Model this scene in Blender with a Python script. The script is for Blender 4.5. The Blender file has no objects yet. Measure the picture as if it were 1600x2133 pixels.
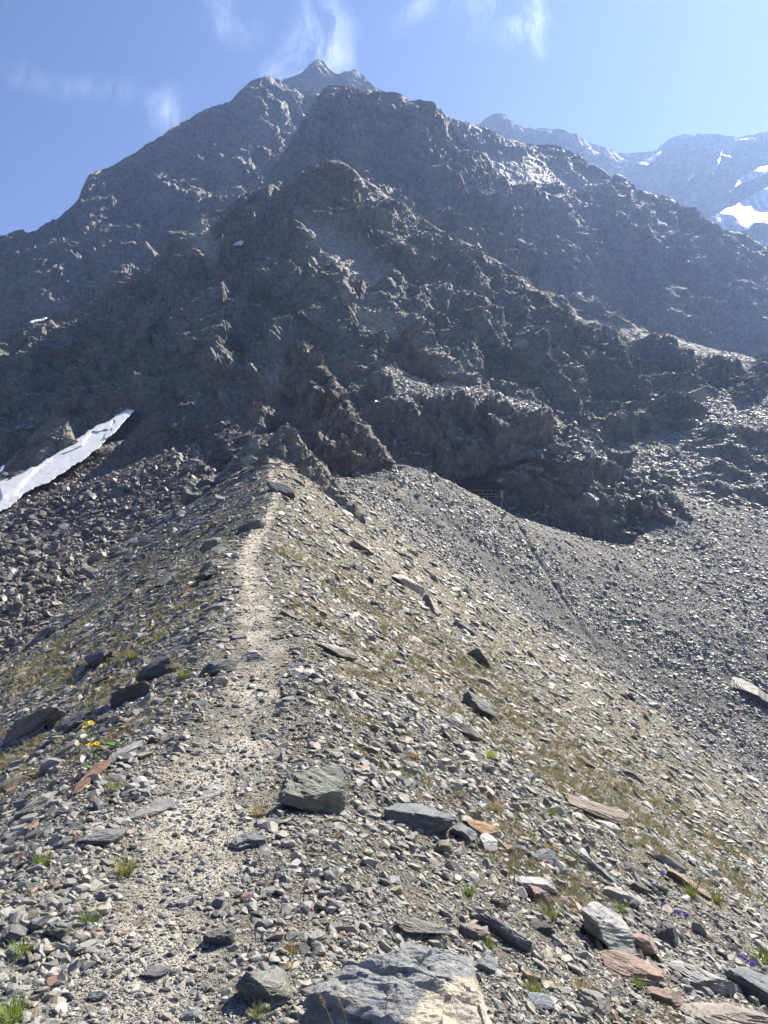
import bpy, math, random
import numpy as np

# ------------------------------------------------------------------ camera, sky, sun, exposure
SC = bpy.context.scene
COL = SC.collection
RES = 1.0                                   # mesh resolution factor
F = 1600.0                                  # focal length in photograph pixels (camera looks level along +Y)
CX, CY = 800.0, 1066.5
cd = bpy.data.cameras.new("camera"); cam = bpy.data.objects.new("camera", cd); COL.objects.link(cam)
cam.location = (0, 0, 0); cam.rotation_euler = (math.pi/2, 0, 0)
cd.sensor_fit = 'VERTICAL'; cd.sensor_height = 36.0; cd.sensor_width = 27.0; cd.lens = 36.0*F/2133.0
cd.clip_start = 0.05; cd.clip_end = 20000
SC.camera = cam

SUN_AZ, SUN_EL = 38.0, 42.0                 # degrees right of the view direction, above the horizon
sun_d = np.array([math.cos(math.radians(SUN_EL))*math.sin(math.radians(SUN_AZ)),
                  math.cos(math.radians(SUN_EL))*math.cos(math.radians(SUN_AZ)), math.sin(math.radians(SUN_EL))])
ld = bpy.data.lights.new("sun", 'SUN'); ld.energy = 5.0; ld.angle = math.radians(0.5); ld.color = (1.0, 0.915, 0.78)
sun = bpy.data.objects.new("sun", ld); COL.objects.link(sun)
from mathutils import Vector, Matrix
sun.rotation_euler = Vector((-sun_d).tolist()).to_track_quat('-Z', 'Y').to_euler()

W = bpy.data.worlds.new("World"); SC.world = W; W.use_nodes = True
SC.view_settings.view_transform = 'Standard'; SC.view_settings.look = 'None'
SC.view_settings.exposure = 1.28; SC.view_settings.gamma = 1.0
SC.cycles.max_bounces = 5; SC.cycles.volume_bounces = 1; SC.cycles.diffuse_bounces = 2
SC.cycles.use_denoising = True
SC.cycles.use_adaptive_sampling = True; SC.cycles.adaptive_threshold = 0.02

class NT:
    """small helper to wire shader nodes"""
    def __init__(s, tree): s.t = tree; s.n = tree.nodes; s.l = tree.links
    def add(s, typ, **kw):
        nd = s.n.new(typ)
        ins = kw.pop('ins', {})
        for k, v in kw.items(): setattr(nd, k, v)
        for k, v in ins.items(): s.put(nd.inputs[k], v)
        return nd
    def put(s, sock, v):
        if isinstance(v, bpy.types.NodeSocket): s.l.new(v, sock)
        else: sock.default_value = v
    def math(s, op, a, b=0.0, c=0.0, clamp=False):
        nd = s.n.new('ShaderNodeMath'); nd.operation = op; nd.use_clamp = clamp
        s.put(nd.inputs[0], a); s.put(nd.inputs[1], b)
        if op in ('MULTIPLY_ADD', 'SMOOTH_MIN', 'SMOOTH_MAX'): s.put(nd.inputs[2], c)
        return nd.outputs[0]
    def noise(s, vec, scale, detail=4, rough=0.55, dist=0.0):
        nd = s.n.new('ShaderNodeTexNoise'); s.put(nd.inputs['Vector'], vec)
        nd.inputs['Scale'].default_value = scale; nd.inputs['Detail'].default_value = detail
        nd.inputs['Roughness'].default_value = rough; nd.inputs['Distortion'].default_value = dist
        return nd.outputs['Fac']
    def mapr(s, v, a, b, c=0.0, d=1.0):
        nd = s.n.new('ShaderNodeMapRange'); nd.interpolation_type = 'SMOOTHSTEP'
        s.put(nd.inputs[0], v)
        for i, q in enumerate((a, b, c, d)): nd.inputs[i+1].default_value = q
        return nd.outputs[0]
    def mix(s, f, a, b, mode='MIX'):
        nd = s.n.new('ShaderNodeMix'); nd.data_type = 'RGBA'; nd.blend_type = mode
        s.put(nd.inputs[0], f); s.put(nd.inputs[6], a); s.put(nd.inputs[7], b)
        return nd.outputs[2]

# sky: Nishita plus thin cirrus wisps placed by direction
nt = NT(W.node_tree); nt.n.clear()
sky = nt.add('ShaderNodeTexSky', sky_type='NISHITA', sun_disc=False)
sky.sun_elevation = math.radians(SUN_EL); sky.sun_rotation = math.radians(SUN_AZ)
sky.altitude = 2600; sky.air_density = 1.0; sky.dust_density = 0.9; sky.ozone_density = 1.6
tc = nt.add('ShaderNodeTexCoord').outputs['Generated']
sep = nt.add('ShaderNodeSeparateXYZ', ins={0: tc})
yy = nt.math('MAXIMUM', sep.outputs[1], 0.05)
gx = nt.math('DIVIDE', sep.outputs[0], yy); gz = nt.math('DIVIDE', sep.outputs[2], yy)
gv = nt.add('ShaderNodeCombineXYZ', ins={0: gx, 1: gz, 2: 0.0}).outputs[0]
warp = nt.add('ShaderNodeTexNoise', ins={'Vector': gv}); warp.inputs['Scale'].default_value = 5; warp.inputs['Detail'].default_value = 5
wv = nt.add('ShaderNodeVectorMath', operation='MULTIPLY_ADD', ins={0: warp.outputs['Color'], 1: (0.16, 0.16, 0), 2: gv}).outputs[0]
wisps = None
def G(px, py): return ((px-CX)/F, (CY-py)/F)
for (px, py, rx, ry, ang, amt) in ((650, 70, 75, 125, 8, 1.0), (600, 120, 50, 60, -20, .7), (480, 25, 55, 60, 35, .5), (375, 215, 48, 62, 0, .75),
                                   (1125, 30, 30, 70, 8, .9), (1085, 50, 80, 20, -10, .75), (905, 22, 85, 26, -18, .45),
                                   (985, 15, 28, 50, 10, .4), (620, 150, 60, 40, 0, .7), (130, 150, 280, 38, 12, .22)):
    c = G(px, py)
    d = nt.add('ShaderNodeVectorMath', operation='SUBTRACT', ins={0: wv, 1: (c[0]+.08, c[1]+.08, 0)}).outputs[0]
    r = nt.add('ShaderNodeVectorRotate', rotation_type='Z_AXIS', ins={0: d, 'Angle': math.radians(ang)}).outputs[0]
    m = nt.add('ShaderNodeVectorMath', operation='MULTIPLY', ins={0: r, 1: (F/rx, F/ry, 0)}).outputs[0]
    ln = nt.add('ShaderNodeVectorMath', operation='LENGTH', ins={0: m}).outputs['Value']
    f = nt.mapr(ln, 1.35, 0.1, 0.0, amt)
    wisps = f if wisps is None else nt.math('MAXIMUM', wisps, f)
stv = nt.add('ShaderNodeVectorMath', operation='MULTIPLY', ins={0: wv, 1: (9, 4, 1)}).outputs[0]
fil = nt.mapr(nt.noise(stv, 2.8, 12, 0.66, 0.5), 0.34, 0.68)
cl = nt.math('MULTIPLY', wisps, fil, clamp=True)
skyc = nt.add('ShaderNodeHueSaturation', ins={'Saturation': 1.12, 'Hue': 0.511, 'Color': sky.outputs[0]})
mixc = nt.mix(nt.math('MULTIPLY', cl, 0.55), skyc.outputs[0], (11, 12, 13.5, 1))
bg = nt.add('ShaderNodeBackground', ins={'Color': mixc, 'Strength': 0.05})
nt.l.new(bg.outputs[0], nt.add('ShaderNodeOutputWorld').inputs[0])

# ------------------------------------------------------------------ numpy noise
_rs = np.random.RandomState(7)
PERM = _rs.permutation(256).astype(np.int32); PERM = np.concatenate([PERM, PERM, PERM])
GR = _rs.normal(size=(256, 3)); GR = (GR/np.linalg.norm(GR, axis=1, keepdims=True)).astype(np.float32)
RV = _rs.rand(256, 4).astype(np.float32)
def _h(ix, iy, iz): return PERM[PERM[PERM[ix & 255] + (iy & 255)] + (iz & 255)]
def perlin(p, seed=0):
    p = p + np.float32(seed*17.31)
    fl = np.floor(p); i = fl.astype(np.int32); f = (p - fl).astype(np.float32)
    u = f*f*f*(f*(f*6-15)+10)
    out = np.zeros(len(p), np.float32)
    for dx in (0, 1):
        wx = u[:, 0] if dx else 1-u[:, 0]
        for dy in (0, 1):
            wy = u[:, 1] if dy else 1-u[:, 1]
            for dz in (0, 1):
                wz = u[:, 2] if dz else 1-u[:, 2]
                g = GR[_h(i[:, 0]+dx, i[:, 1]+dy, i[:, 2]+dz)]
                out += wx*wy*wz*(g[:, 0]*(f[:, 0]-dx)+g[:, 1]*(f[:, 1]-dy)+g[:, 2]*(f[:, 2]-dz))
    return out*1.5
def fbm(p, lam, n, gain=0.5, seed=0, ridged=False):
    out = np.zeros(len(p), np.float32); a = 1.0
    for k in range(n):
        v = perlin(p*np.float32(2.03**k/lam), seed+k)
        if ridged: v = 1-2*np.abs(v)*1.4
        out += a*v; a *= gain
    return out
def facet(p, lam, seed=0, tilt=1.0):
    """blocky rock: every Voronoi cell is a tilted plane"""
    q = p/np.float32(lam) + np.float32(seed*9.7)
    b = np.floor(q-0.5).astype(np.int32)
    best = np.full(len(q), 9e9, np.float32); val = np.zeros(len(q), np.float32)
    for dx in (0, 1):
        for dy in (0, 1):
            for dz in (0, 1):
                c = b + np.array([dx, dy, dz], np.int32)
                h = _h(c[:, 0], c[:, 1], c[:, 2])
                r = q - (c + 0.2 + 0.6*RV[h, :3])
                d2 = (r*r).sum(1)
                g = GR[(h*7+13) & 255]
                v = (RV[h, 3]-0.5) + tilt*(g*r).sum(1)
                m = d2 < best
                best = np.where(m, d2, best); val = np.where(m, v, val)
    return val

# ------------------------------------------------------------------ scene helpers
def link(o, parent=None):
    COL.objects.link(o)
    if parent is not None: o.parent = parent
    return o
def tag(o, label=None, cat=None, group=None, kind=None):
    if label: o['label'] = label
    if cat: o['category'] = cat
    if group: o['group'] = group
    if kind: o['kind'] = kind
    return o
def mesh_np(name, verts, faces, mat=None, parent=None, smooth=False, attrs=None, make=True):
    """faces: (n,4) or (n,3) int array"""
    me = bpy.data.meshes.new(name)
    verts = np.asarray(verts, np.float32); faces = np.asarray(faces, np.int32)
    nf, k = faces.shape
    me.vertices.add(len(verts)); me.vertices.foreach_set('co', verts.ravel())
    me.loops.add(nf*k); me.loops.foreach_set('vertex_index', faces.ravel())
    me.polygons.add(nf); me.polygons.foreach_set('loop_start', np.arange(0, nf*k, k, dtype=np.int32))
    me.update(calc_edges=True)
    me.polygons.foreach_set('use_smooth', np.full(nf, smooth, bool))
    if mat: me.materials.append(mat)
    for an, (dt, arr) in (attrs or {}).items():
        a = me.attributes.new(an, dt, 'POINT')
        key = {'FLOAT': 'value', 'INT': 'value', 'FLOAT_VECTOR': 'vector', 'FLOAT_COLOR': 'color'}[dt]
        a.data.foreach_set(key, np.ascontiguousarray(arr).ravel())
    if not make: return me
    return link(bpy.data.objects.new(name, me), parent)
def grid_faces(nu, nv):
    i = np.arange(nu-1)[:, None]*nv + np.arange(nv-1)[None]
    return np.stack([i, i+1, i+nv+1, i+nv], -1).reshape(-1, 4)
def P3(px, py, d):
    px, py, d = np.broadcast_arrays(np.asarray(px, float), py, d)
    return np.stack([(px-CX)/F*d, d, (CY-py)/F*d], -1)

# ------------------------------------------------------------------ materials
def new_mat(name, rough=0.85, spec=0.3):
    m = bpy.data.materials.new(name); m.use_nodes = True
    t = NT(m.node_tree); t.n.clear()
    b = t.add('ShaderNodeBsdfPrincipled'); b.inputs['Roughness'].default_value = rough
    b.inputs['Specular IOR Level'].default_value = spec
    t.l.new(b.outputs[0], t.add('ShaderNodeOutputMaterial').inputs[0])
    return m, t, b
def rock_mat(name, base, tint, rust=0.3, moss=0.3, unit=1.0, bump=0.5, crack=0.5, rgh=.78):
    """mountain rock; unit = metres per photograph pixel at its distance"""
    m, t, b = new_mat(name, rgh, 0.45)
    g = t.add('ShaderNodeNewGeometry'); pos = g.outputs['Position']
    n1 = t.noise(pos, 1/(60*unit), 6, 0.6); n2 = t.noise(pos, 1/(9*unit), 4, 0.65); n3 = t.noise(pos, 1/(150*unit), 4, 0.6)
    n4 = t.noise(pos, 1/(35*unit), 5, 0.6, 1.0)
    c = t.mix(t.mapr(n1, .3, .7), (*base, 1), (*tint, 1))
    c = t.mix(t.math('MULTIPLY', t.mapr(n3, .52, .66), rust), c, (.23, .125, .075, 1))
    nz = t.add('ShaderNodeSeparateXYZ', ins={0: g.outputs['Normal']}).outputs[2]
    mo = t.math('MULTIPLY', t.math('MULTIPLY', t.mapr(nz, .5, .78), t.mapr(n4, .42, .58)), moss)
    c = t.mix(mo, c, (.15, .155, .06, 1))
    c = t.mix(t.mapr(n2, .25, .8), t.mix(0.45, c, (.03, .03, .03, 1)), t.mix(0.25, c, (.5, .49, .46, 1)))
    c = t.mix(t.add('ShaderNodeAttribute', attribute_name='scree').outputs['Fac'], c, t.mix(t.mapr(n2, .3, .7), (.19, .18, .155, 1), (.38, .36, .315, 1)))
    t.l.new(c, b.inputs['Base Color'])
    bp = t.add('ShaderNodeBump', ins={'Height': n2, 'Strength': bump, 'Distance': 3*unit})
    t.l.new(bp.outputs[0], b.inputs['Normal'])
    return m
def snow_mat(name, unit, ice=False):
    m, t, b = new_mat(name, 0.5, 0.3)
    pos = t.add('ShaderNodeNewGeometry').outputs['Position']
    n = t.noise(pos, 1/(14*unit), 5, .6); n2 = t.noise(pos, 1/(40*unit), 5, .6, .6)
    c = t.mix(t.mapr(n, .3, .75), (.90, .90, .90, 1), (.74, .74, .75, 1))
    c = t.mix(t.mapr(n2, .6, .75, 0, .55), c, (.40, .37, .34, 1))
    if ice:
        sv = t.add('ShaderNodeVectorMath', operation='MULTIPLY', ins={0: pos, 1: (1.0, .2, .12)}).outputs[0]
        c = t.mix(t.mapr(t.noise(sv, .11, 6, .7, .6), .40, .62), (.22, .25, .30, 1), c)
    t.l.new(c, b.inputs['Base Color'])
    t.l.new(t.add('ShaderNodeBump', ins={'Height': n, 'Strength': .5, 'Distance': 3*unit}).outputs[0], b.inputs['Normal'])
    return m

# ground: colour comes from a vertex attribute holding the real soil / scree / path colour
M_GROUND, t, b = new_mat('ground_soil', 0.95, 0.1)
gc = t.add('ShaderNodeAttribute', attribute_name='col').outputs['Color']
dd = t.add('ShaderNodeAttribute', attribute_name='unit').outputs['Fac']
pos = t.add('ShaderNodeNewGeometry').outputs['Position']
pn = t.add('ShaderNodeVectorMath', operation='SCALE', ins={0: pos, 'Scale': 1.0}).outputs[0]
n1 = t.noise(pn, 6, 6, .7); n2 = t.noise(pn, 60, 4, .7); n3 = t.noise(pn, 0.7, 6, .7)
c = t.mix(t.mapr(n1, .2, .6), t.mix(.4, gc, (.02, .02, .018, 1)), gc)
c = t.mix(t.mapr(n2, .3, .6, 0.4, 0.0), c, (.03, .03, .025, 1))
c = t.mix(t.mapr(n3, .3, .7, .15, 0), c, (.05, .045, .04, 1))
t.l.new(c, b.inputs['Base Color'])
bp = t.add('ShaderNodeBump', ins={'Height': n2, 'Strength': .8, 'Distance': .02})
bp2 = t.add('ShaderNodeBump', ins={'Height': n1, 'Strength': .7, 'Distance': .1, 'Normal': bp.outputs[0]})
t.l.new(bp2.outputs[0], b.inputs['Normal'])

def stone_mat(name, instanced):
    m, t, b = new_mat(name, 0.55, 0.32)
    if instanced:
        a = t.add('ShaderNodeAttribute', attribute_name='col'); a.attribute_type = 'INSTANCER'; col = a.outputs['Color']
    else:
        col = t.add('ShaderNodeObjectInfo').outputs['Color']
    rnd = t.add('ShaderNodeObjectInfo').outputs['Random']
    oc = t.add('ShaderNodeTexCoord').outputs['Object']
    off = t.add('ShaderNodeCombineXYZ', ins={0: t.math('MULTIPLY', rnd, 37), 1: t.math('MULTIPLY', rnd, 91), 2: rnd}).outputs[0]
    v = t.add('ShaderNodeVectorMath', operation='ADD', ins={0: oc, 1: off}).outputs[0]
    st = t.add('ShaderNodeVectorMath', operation='MULTIPLY', ins={0: v, 1: (1, 1, 7)}).outputs[0]
    n1 = t.noise(v, 1.6, 6, .65); n2 = t.noise(st, 3.2, 7, .72, .5); n3 = t.noise(v, 9, 5, .7); n4 = t.noise(v, 0.8, 7, .7, .4)
    c = t.mix(t.mapr(n1, .3, .7, 0, .5), col, t.mix(.4, col, (.31, .32, .31, 1)))
    c = t.mix(t.mapr(n2, .42, .62), t.mix(.42, c, (.05, .055, .06, 1)), c)
    c = t.mix(t.mapr(n3, .25, .75, .35, 0), c, (.06, .06, .06, 1))
    c = t.mix(t.mapr(n4, .60, .68, 0, .5), c, (.5, .46, .38, 1))
    t.l.new(c, b.inputs['Base Color'])
    if not instanced:
        bp = t.add('ShaderNodeBump', ins={'Height': n2, 'Strength': .9, 'Distance': .06})
        bp2 = t.add('ShaderNodeBump', ins={'Height': n3, 'Strength': .5, 'Distance': .03, 'Normal': bp.outputs[0]})
        t.l.new(bp2.outputs[0], b.inputs['Normal'])
    return m
M_STONE = stone_mat('stone_solid', False); M_STONEI = stone_mat('stone_loose', True)

# ------------------------------------------------------------------ near ground: moraine crest, flanks and scree bowls
cr = np.array([  # Y, path centre px, ground height
    (-40, 800, -3.2), (-5, 800, -1.7), (0.0, 800, -1.60), (2.3, 330, -1.54), (3.5, 385, -1.60), (5.5, 470, -1.70), (8.4, 535, -1.75),
    (14, 528, -1.62), (21, 520, -1.15), (32, 535, -.9), (50, 562, -.2), (65, 572, 1.5), (78, 566, 3.6), (90, 560, 6.2), (100, 556, 8.0), (112, 560, 4), (130, 570, -12), (400, 570, -160)])
crX = (cr[:, 1]-CX)/F*cr[:, 0]; crX[0] = 6; crX[1] = 0.2; crX[2] = -.25
def smooth_interp(xq, x, y):
    # monotone cubic (Fritsch-Carlson)
    h = np.diff(x); dl = np.diff(y)/h; m = np.zeros(len(x)); m[0] = dl[0]; m[-1] = dl[-1]
    for i in range(1, len(x)-1):
        m[i] = 0 if dl[i-1]*dl[i] <= 0 else 2*dl[i-1]*dl[i]/(dl[i-1]+dl[i])
    xq = np.clip(xq, x[0], x[-1]); i = np.clip(np.searchsorted(x, xq)-1, 0, len(x)-2)
    tt = (xq-x[i])/h[i]
    return ((1+2*tt)*(1-tt)**2*y[i] + tt*(1-tt)**2*h[i]*m[i] + tt*tt*(3-2*tt)*y[i+1] + tt*tt*(tt-1)*h[i]*m[i+1])
def crest_x(y): return smooth_interp(y, cr[:, 0], crX)
def crest_z(y): return smooth_interp(y, cr[:, 0], cr[:, 2])
def tps(pts):
    pts = np.asarray(pts, float); xy = pts[:, :2]/100; z = pts[:, 2]; n = len(z)
    def U(r2): return 0.5*r2*np.log(r2+1e-9)
    r2 = ((xy[:, None]-xy[None])**2).sum(-1)
    A = np.zeros((n+3, n+3)); A[:n, :n] = U(r2)+np.eye(n)*1e-3; A[:n, n] = 1; A[:n, n+1:] = xy; A[n, :n] = 1; A[n+1:, :n] = xy.T
    w = np.linalg.solve(A, np.concatenate([z, [0, 0, 0]]))
    def f(x, y):
        x = x/100; y = y/100; out = w[n]+w[n+1]*x+w[n+2]*y
        for k in range(n): out = out + w[k]*U((x-xy[k, 0])**2+(y-xy[k, 1])**2)
        return out
    return f
bp_ = [(740, 1075, 92), (840, 966, 126), (800, 1062, 102), (770, 1020, 108), (955, 1036, 138), (900, 1002, 132), (1010, 1068, 138), (1100, 1092, 141), (1260, 1136, 146),
       (1300, 1000, 170), (1390, 1030, 172), (1500, 1070, 168), (1600, 1090, 168), (1600, 1450, 98), (1600, 1720, 74), (1450, 1250, 118),
       (1200, 1300, 102), (1000, 1200, 98), (1200, 1500, 78), (900, 1260, 80), (1400, 1600, 76),
       (0, 1400, 52), (0, 1200, 75), (0, 1062, 112), (200, 1000, 122), (400, 945, 122), (370, 1065, 92), (200, 1250, 70), (100, 1150, 85),
       (280, 915, 146), (140, 965, 140), (0, 1000, 135), (-200, 1080, 130), (-200, 1300, 70), (450, 930, 118)]
bowl_pts = [tuple(P3(*q)) for q in bp_] + [(-12, 75, -9), (-8, 50, -22), (0, 20, -38), (0, -60, -60), (-90, 20, -20), (-200, 60, 10), (90, 30, -48), (160, 60, -50), (160, 160, -20),
            (-60, 200, 8), (-38, 160, 7), (0, 200, 4), (60, 205, 6), (120, 210, 8), (-150, 200, 22), (200, 250, 10), (0, 330, 30), (-200, 330, 60), (220, 330, 30), (-60, -120, -60), (120, -80, -80), (-12, 125, 2), (18, 150, -4), (35, 155, -8)]
bowl = tps(bowl_pts)
def smax(a, b, k):
    h = np.clip(0.5+0.5*(a-b)/k, 0, 1)
    return b*(1-h)+a*h+k*h*(1-h)
def seg_dist(x, y, pts):
    best = np.full(x.shape, 1e9); tb = np.zeros(x.shape)
    for k in range(len(pts)-1):
        a = np.array(pts[k][:2]); d = np.array(pts[k+1][:2])-a
        tt = np.clip(((x-a[0])*d[0]+(y-a[1])*d[1])/(d@d), 0, 1)
        q = np.hypot(x-a[0]-tt*d[0], y-a[1]-tt*d[1]); m = q < best
        best = np.where(m, q, best); tb = np.where(m, k+tt, tb)
    return best, tb
furrow = [tuple(P3(*q)) for q in ((985, 1080, 132), (1060, 1150, 122), (1120, 1210, 113), (1200, 1280, 103), (1270, 1345, 96), (1330, 1400, 91))]
def base_height(x, y):
    s = x - crest_x(y)
    w = np.where(s > 0, 1.15, 1.35); m = np.where(s > 0, .655, .60)
    mor = crest_z(y) - m*(np.sqrt(s*s+w*w)-w)
    bw = bowl(x, y)
    z = smax(mor, bw, 1.6)
    return z, s, np.clip((bw-mor)/1.6+0.5, 0, 1)

def ground_detail(x, y, z, r, s, bowlw):
    p = np.stack([x, y, z*0], 1).astype(np.float32)
    det = np.zeros(len(x), np.float32)
    near = np.clip(1.2-r/25, 0, 1); far = np.clip((r-15)/40, 0, 1)
    path = np.exp(-(s/0.55)**2)
    for lam, amp in ((3.1, .10), (1.3, .055), (.55, .028), (.22, .014), (.09, .006)):
        k = r < lam*260
        v = np.zeros(len(x), np.float32); v[k] = perlin(p[k]/np.float32(lam), int(lam*50))
        det += v*amp*(1-.35*path)
    for lam, amp in ((22, 1.1), (9, .5), (4, .22), (1.9, .13), (.9, .07)):
        v = perlin(p/np.float32(lam), int(lam*7)+3)
        a = amp*far*(0.35+0.65*bowlw)
        det += v*a
    sc = bowlw*far
    k = sc > .01
    det[k] += (facet(p[k], 1.4, 5, .8)*.22*sc[k]).astype(np.float32)
    fd, ft = seg_dist(x+1.1*perlin(p/4.5, 71)+.3*perlin(p/1.3, 72), y+.9*perlin(p/4.0, 73), furrow)
    det -= (.30*np.exp(-(fd/.36)**2) - .14*np.exp(-((fd-1.1)/.6)**2))*np.clip(bowlw, 0, 1)*np.clip(.8+perlin(p/3, 77), 0, 1.4)*np.clip(ft*2, 0, 1)*np.clip((5-ft), 0, 1)
    det -= (.085*np.exp(-(s/.42)**2)-.03*np.exp(-((np.abs(s)-.75)/.25)**2))*np.clip(1.3-r/30, 0, 1)
    return det

az_in = np.arange(-31, 31.001, 0.075/RES)
az_out = [31.3]; st = .3
while az_out[-1] < 180: st = min(st*1.08, 4.0); az_out.append(az_out[-1]+st)
az_out = np.array(az_out[:-1]); az = np.radians(np.concatenate([-az_out[::-1], az_in, az_out]))
rr = np.exp(np.arange(math.log(.55), math.log(340), .0040/RES))
NA, NR = len(az), len(rr)
A2, R2 = np.meshgrid(az, rr, indexing='ij')
gxx = (R2*np.sin(A2)).ravel(); gyy = (R2*np.cos(A2)).ravel()
z0, s0, bw0 = base_height(gxx, gyy)
det = ground_detail(gxx, gyy, z0, R2.ravel(), s0, bw0)
gz_ = z0+det
# colours of the ground material itself
pp = np.stack([gxx, gyy, gxx*0], 1).astype(np.float32)
nA = perlin(pp/2.7, 40); nB = perlin(pp/.8, 41)+.5*perlin(pp/.3, 42); nC = fbm(pp, 14, 3, .5, 43)
def lerp(a, b, k): return a*(1-k[:, None])+np.array(b)[None]*k[:, None]
gcol = np.tile(np.array([.20, .185, .14]), (len(gxx), 1))
gcol = lerp(gcol, (.19, .18, .125), np.clip(.2+nA*1.1+.3*nB, 0, .7))
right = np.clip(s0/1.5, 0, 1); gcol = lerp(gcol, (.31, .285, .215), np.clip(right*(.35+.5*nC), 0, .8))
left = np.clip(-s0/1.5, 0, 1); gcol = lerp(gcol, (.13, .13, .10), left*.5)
pw = 0.34+.17*nB+.1*nA
pathm = np.clip((pw-np.abs(s0))/.42+.35, 0, 1)*np.clip(.85+.5*nB, .45, 1)
gcol = lerp(gcol, (.70, .665, .57), pathm*np.clip(.8+.3*nB, .3, 1))
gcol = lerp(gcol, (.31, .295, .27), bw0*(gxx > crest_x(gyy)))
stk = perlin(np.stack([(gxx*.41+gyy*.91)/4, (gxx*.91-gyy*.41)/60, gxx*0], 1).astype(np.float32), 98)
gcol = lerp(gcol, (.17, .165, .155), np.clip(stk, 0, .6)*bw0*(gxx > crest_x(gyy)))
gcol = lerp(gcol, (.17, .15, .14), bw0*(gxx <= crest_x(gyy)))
gr_b = np.clip(nA-.25+.4*nC, 0, .5)*bw0*(gxx > 0)*(np.clip(1-(gxx-15)/30, 0, 1)); gcol = lerp(gcol, (.17, .18, .08), gr_b)
tp = [tuple(P3(*q)) for q in ((700, 1085, 90), (760, 1063, 98), (850, 1056, 112), (930, 1040, 130), (960, 1038, 137))]
td, _ = seg_dist(gxx, gyy, tp); gcol = lerp(gcol, (.42, .39, .33), np.clip(1.1-td/.9, 0, 1)*(gyy > 80))
gcol4 = np.concatenate([gcol, np.ones((len(gcol), 1))], 1).astype(np.float32)
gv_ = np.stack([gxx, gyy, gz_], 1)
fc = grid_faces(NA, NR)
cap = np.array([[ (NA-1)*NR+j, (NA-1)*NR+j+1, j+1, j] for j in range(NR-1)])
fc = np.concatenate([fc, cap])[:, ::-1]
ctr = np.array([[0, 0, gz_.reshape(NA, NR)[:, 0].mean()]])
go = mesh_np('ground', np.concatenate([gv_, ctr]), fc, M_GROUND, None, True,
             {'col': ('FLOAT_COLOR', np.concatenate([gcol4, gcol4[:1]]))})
tag(go, kind='structure')

GZ = gz_.reshape(NA, NR); GX = gxx.reshape(NA, NR); GY = gyy.reshape(NA, NR)
infr = (np.abs(az) < math.radians(31))
YI = np.where(GY > 0.01, CY - F*GZ/np.maximum(GY, .01), 9999.0)
RUN = np.minimum.accumulate(YI, axis=1)
def ground_hit(px, py):
    a = math.atan((px-CX)/F); i = int(np.argmin(np.abs(az-a)))
    j = int(np.argmax(RUN[i] <= py)) if (RUN[i] <= py).any() else NR-1
    j = max(j, 2)
    return i, j
BW = bw0.reshape(NA, NR); S0 = s0.reshape(NA, NR)
def ground_z(x, y):
    a = math.atan2(x, y); r = math.hypot(x, y)
    fi = np.interp(a, az, np.arange(NA)); fj = np.clip((math.log(r)-math.log(.55))/(.0040/RES), 0, NR-1.01)
    i = int(min(fi, NA-2)); j = int(fj); u = fi-i; v = fj-j
    return float((GZ[i, j]*(1-u)+GZ[i+1, j]*u)*(1-v)+(GZ[i, j+1]*(1-u)+GZ[i+1, j+1]*u)*v)
def ground_n(x, y, e=None):
    e = e or max(.05, .01*math.hypot(x, y))
    n = np.array([ground_z(x-e, y)-ground_z(x+e, y), ground_z(x, y-e)-ground_z(x, y+e), 2*e]); return n/np.linalg.norm(n)

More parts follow.
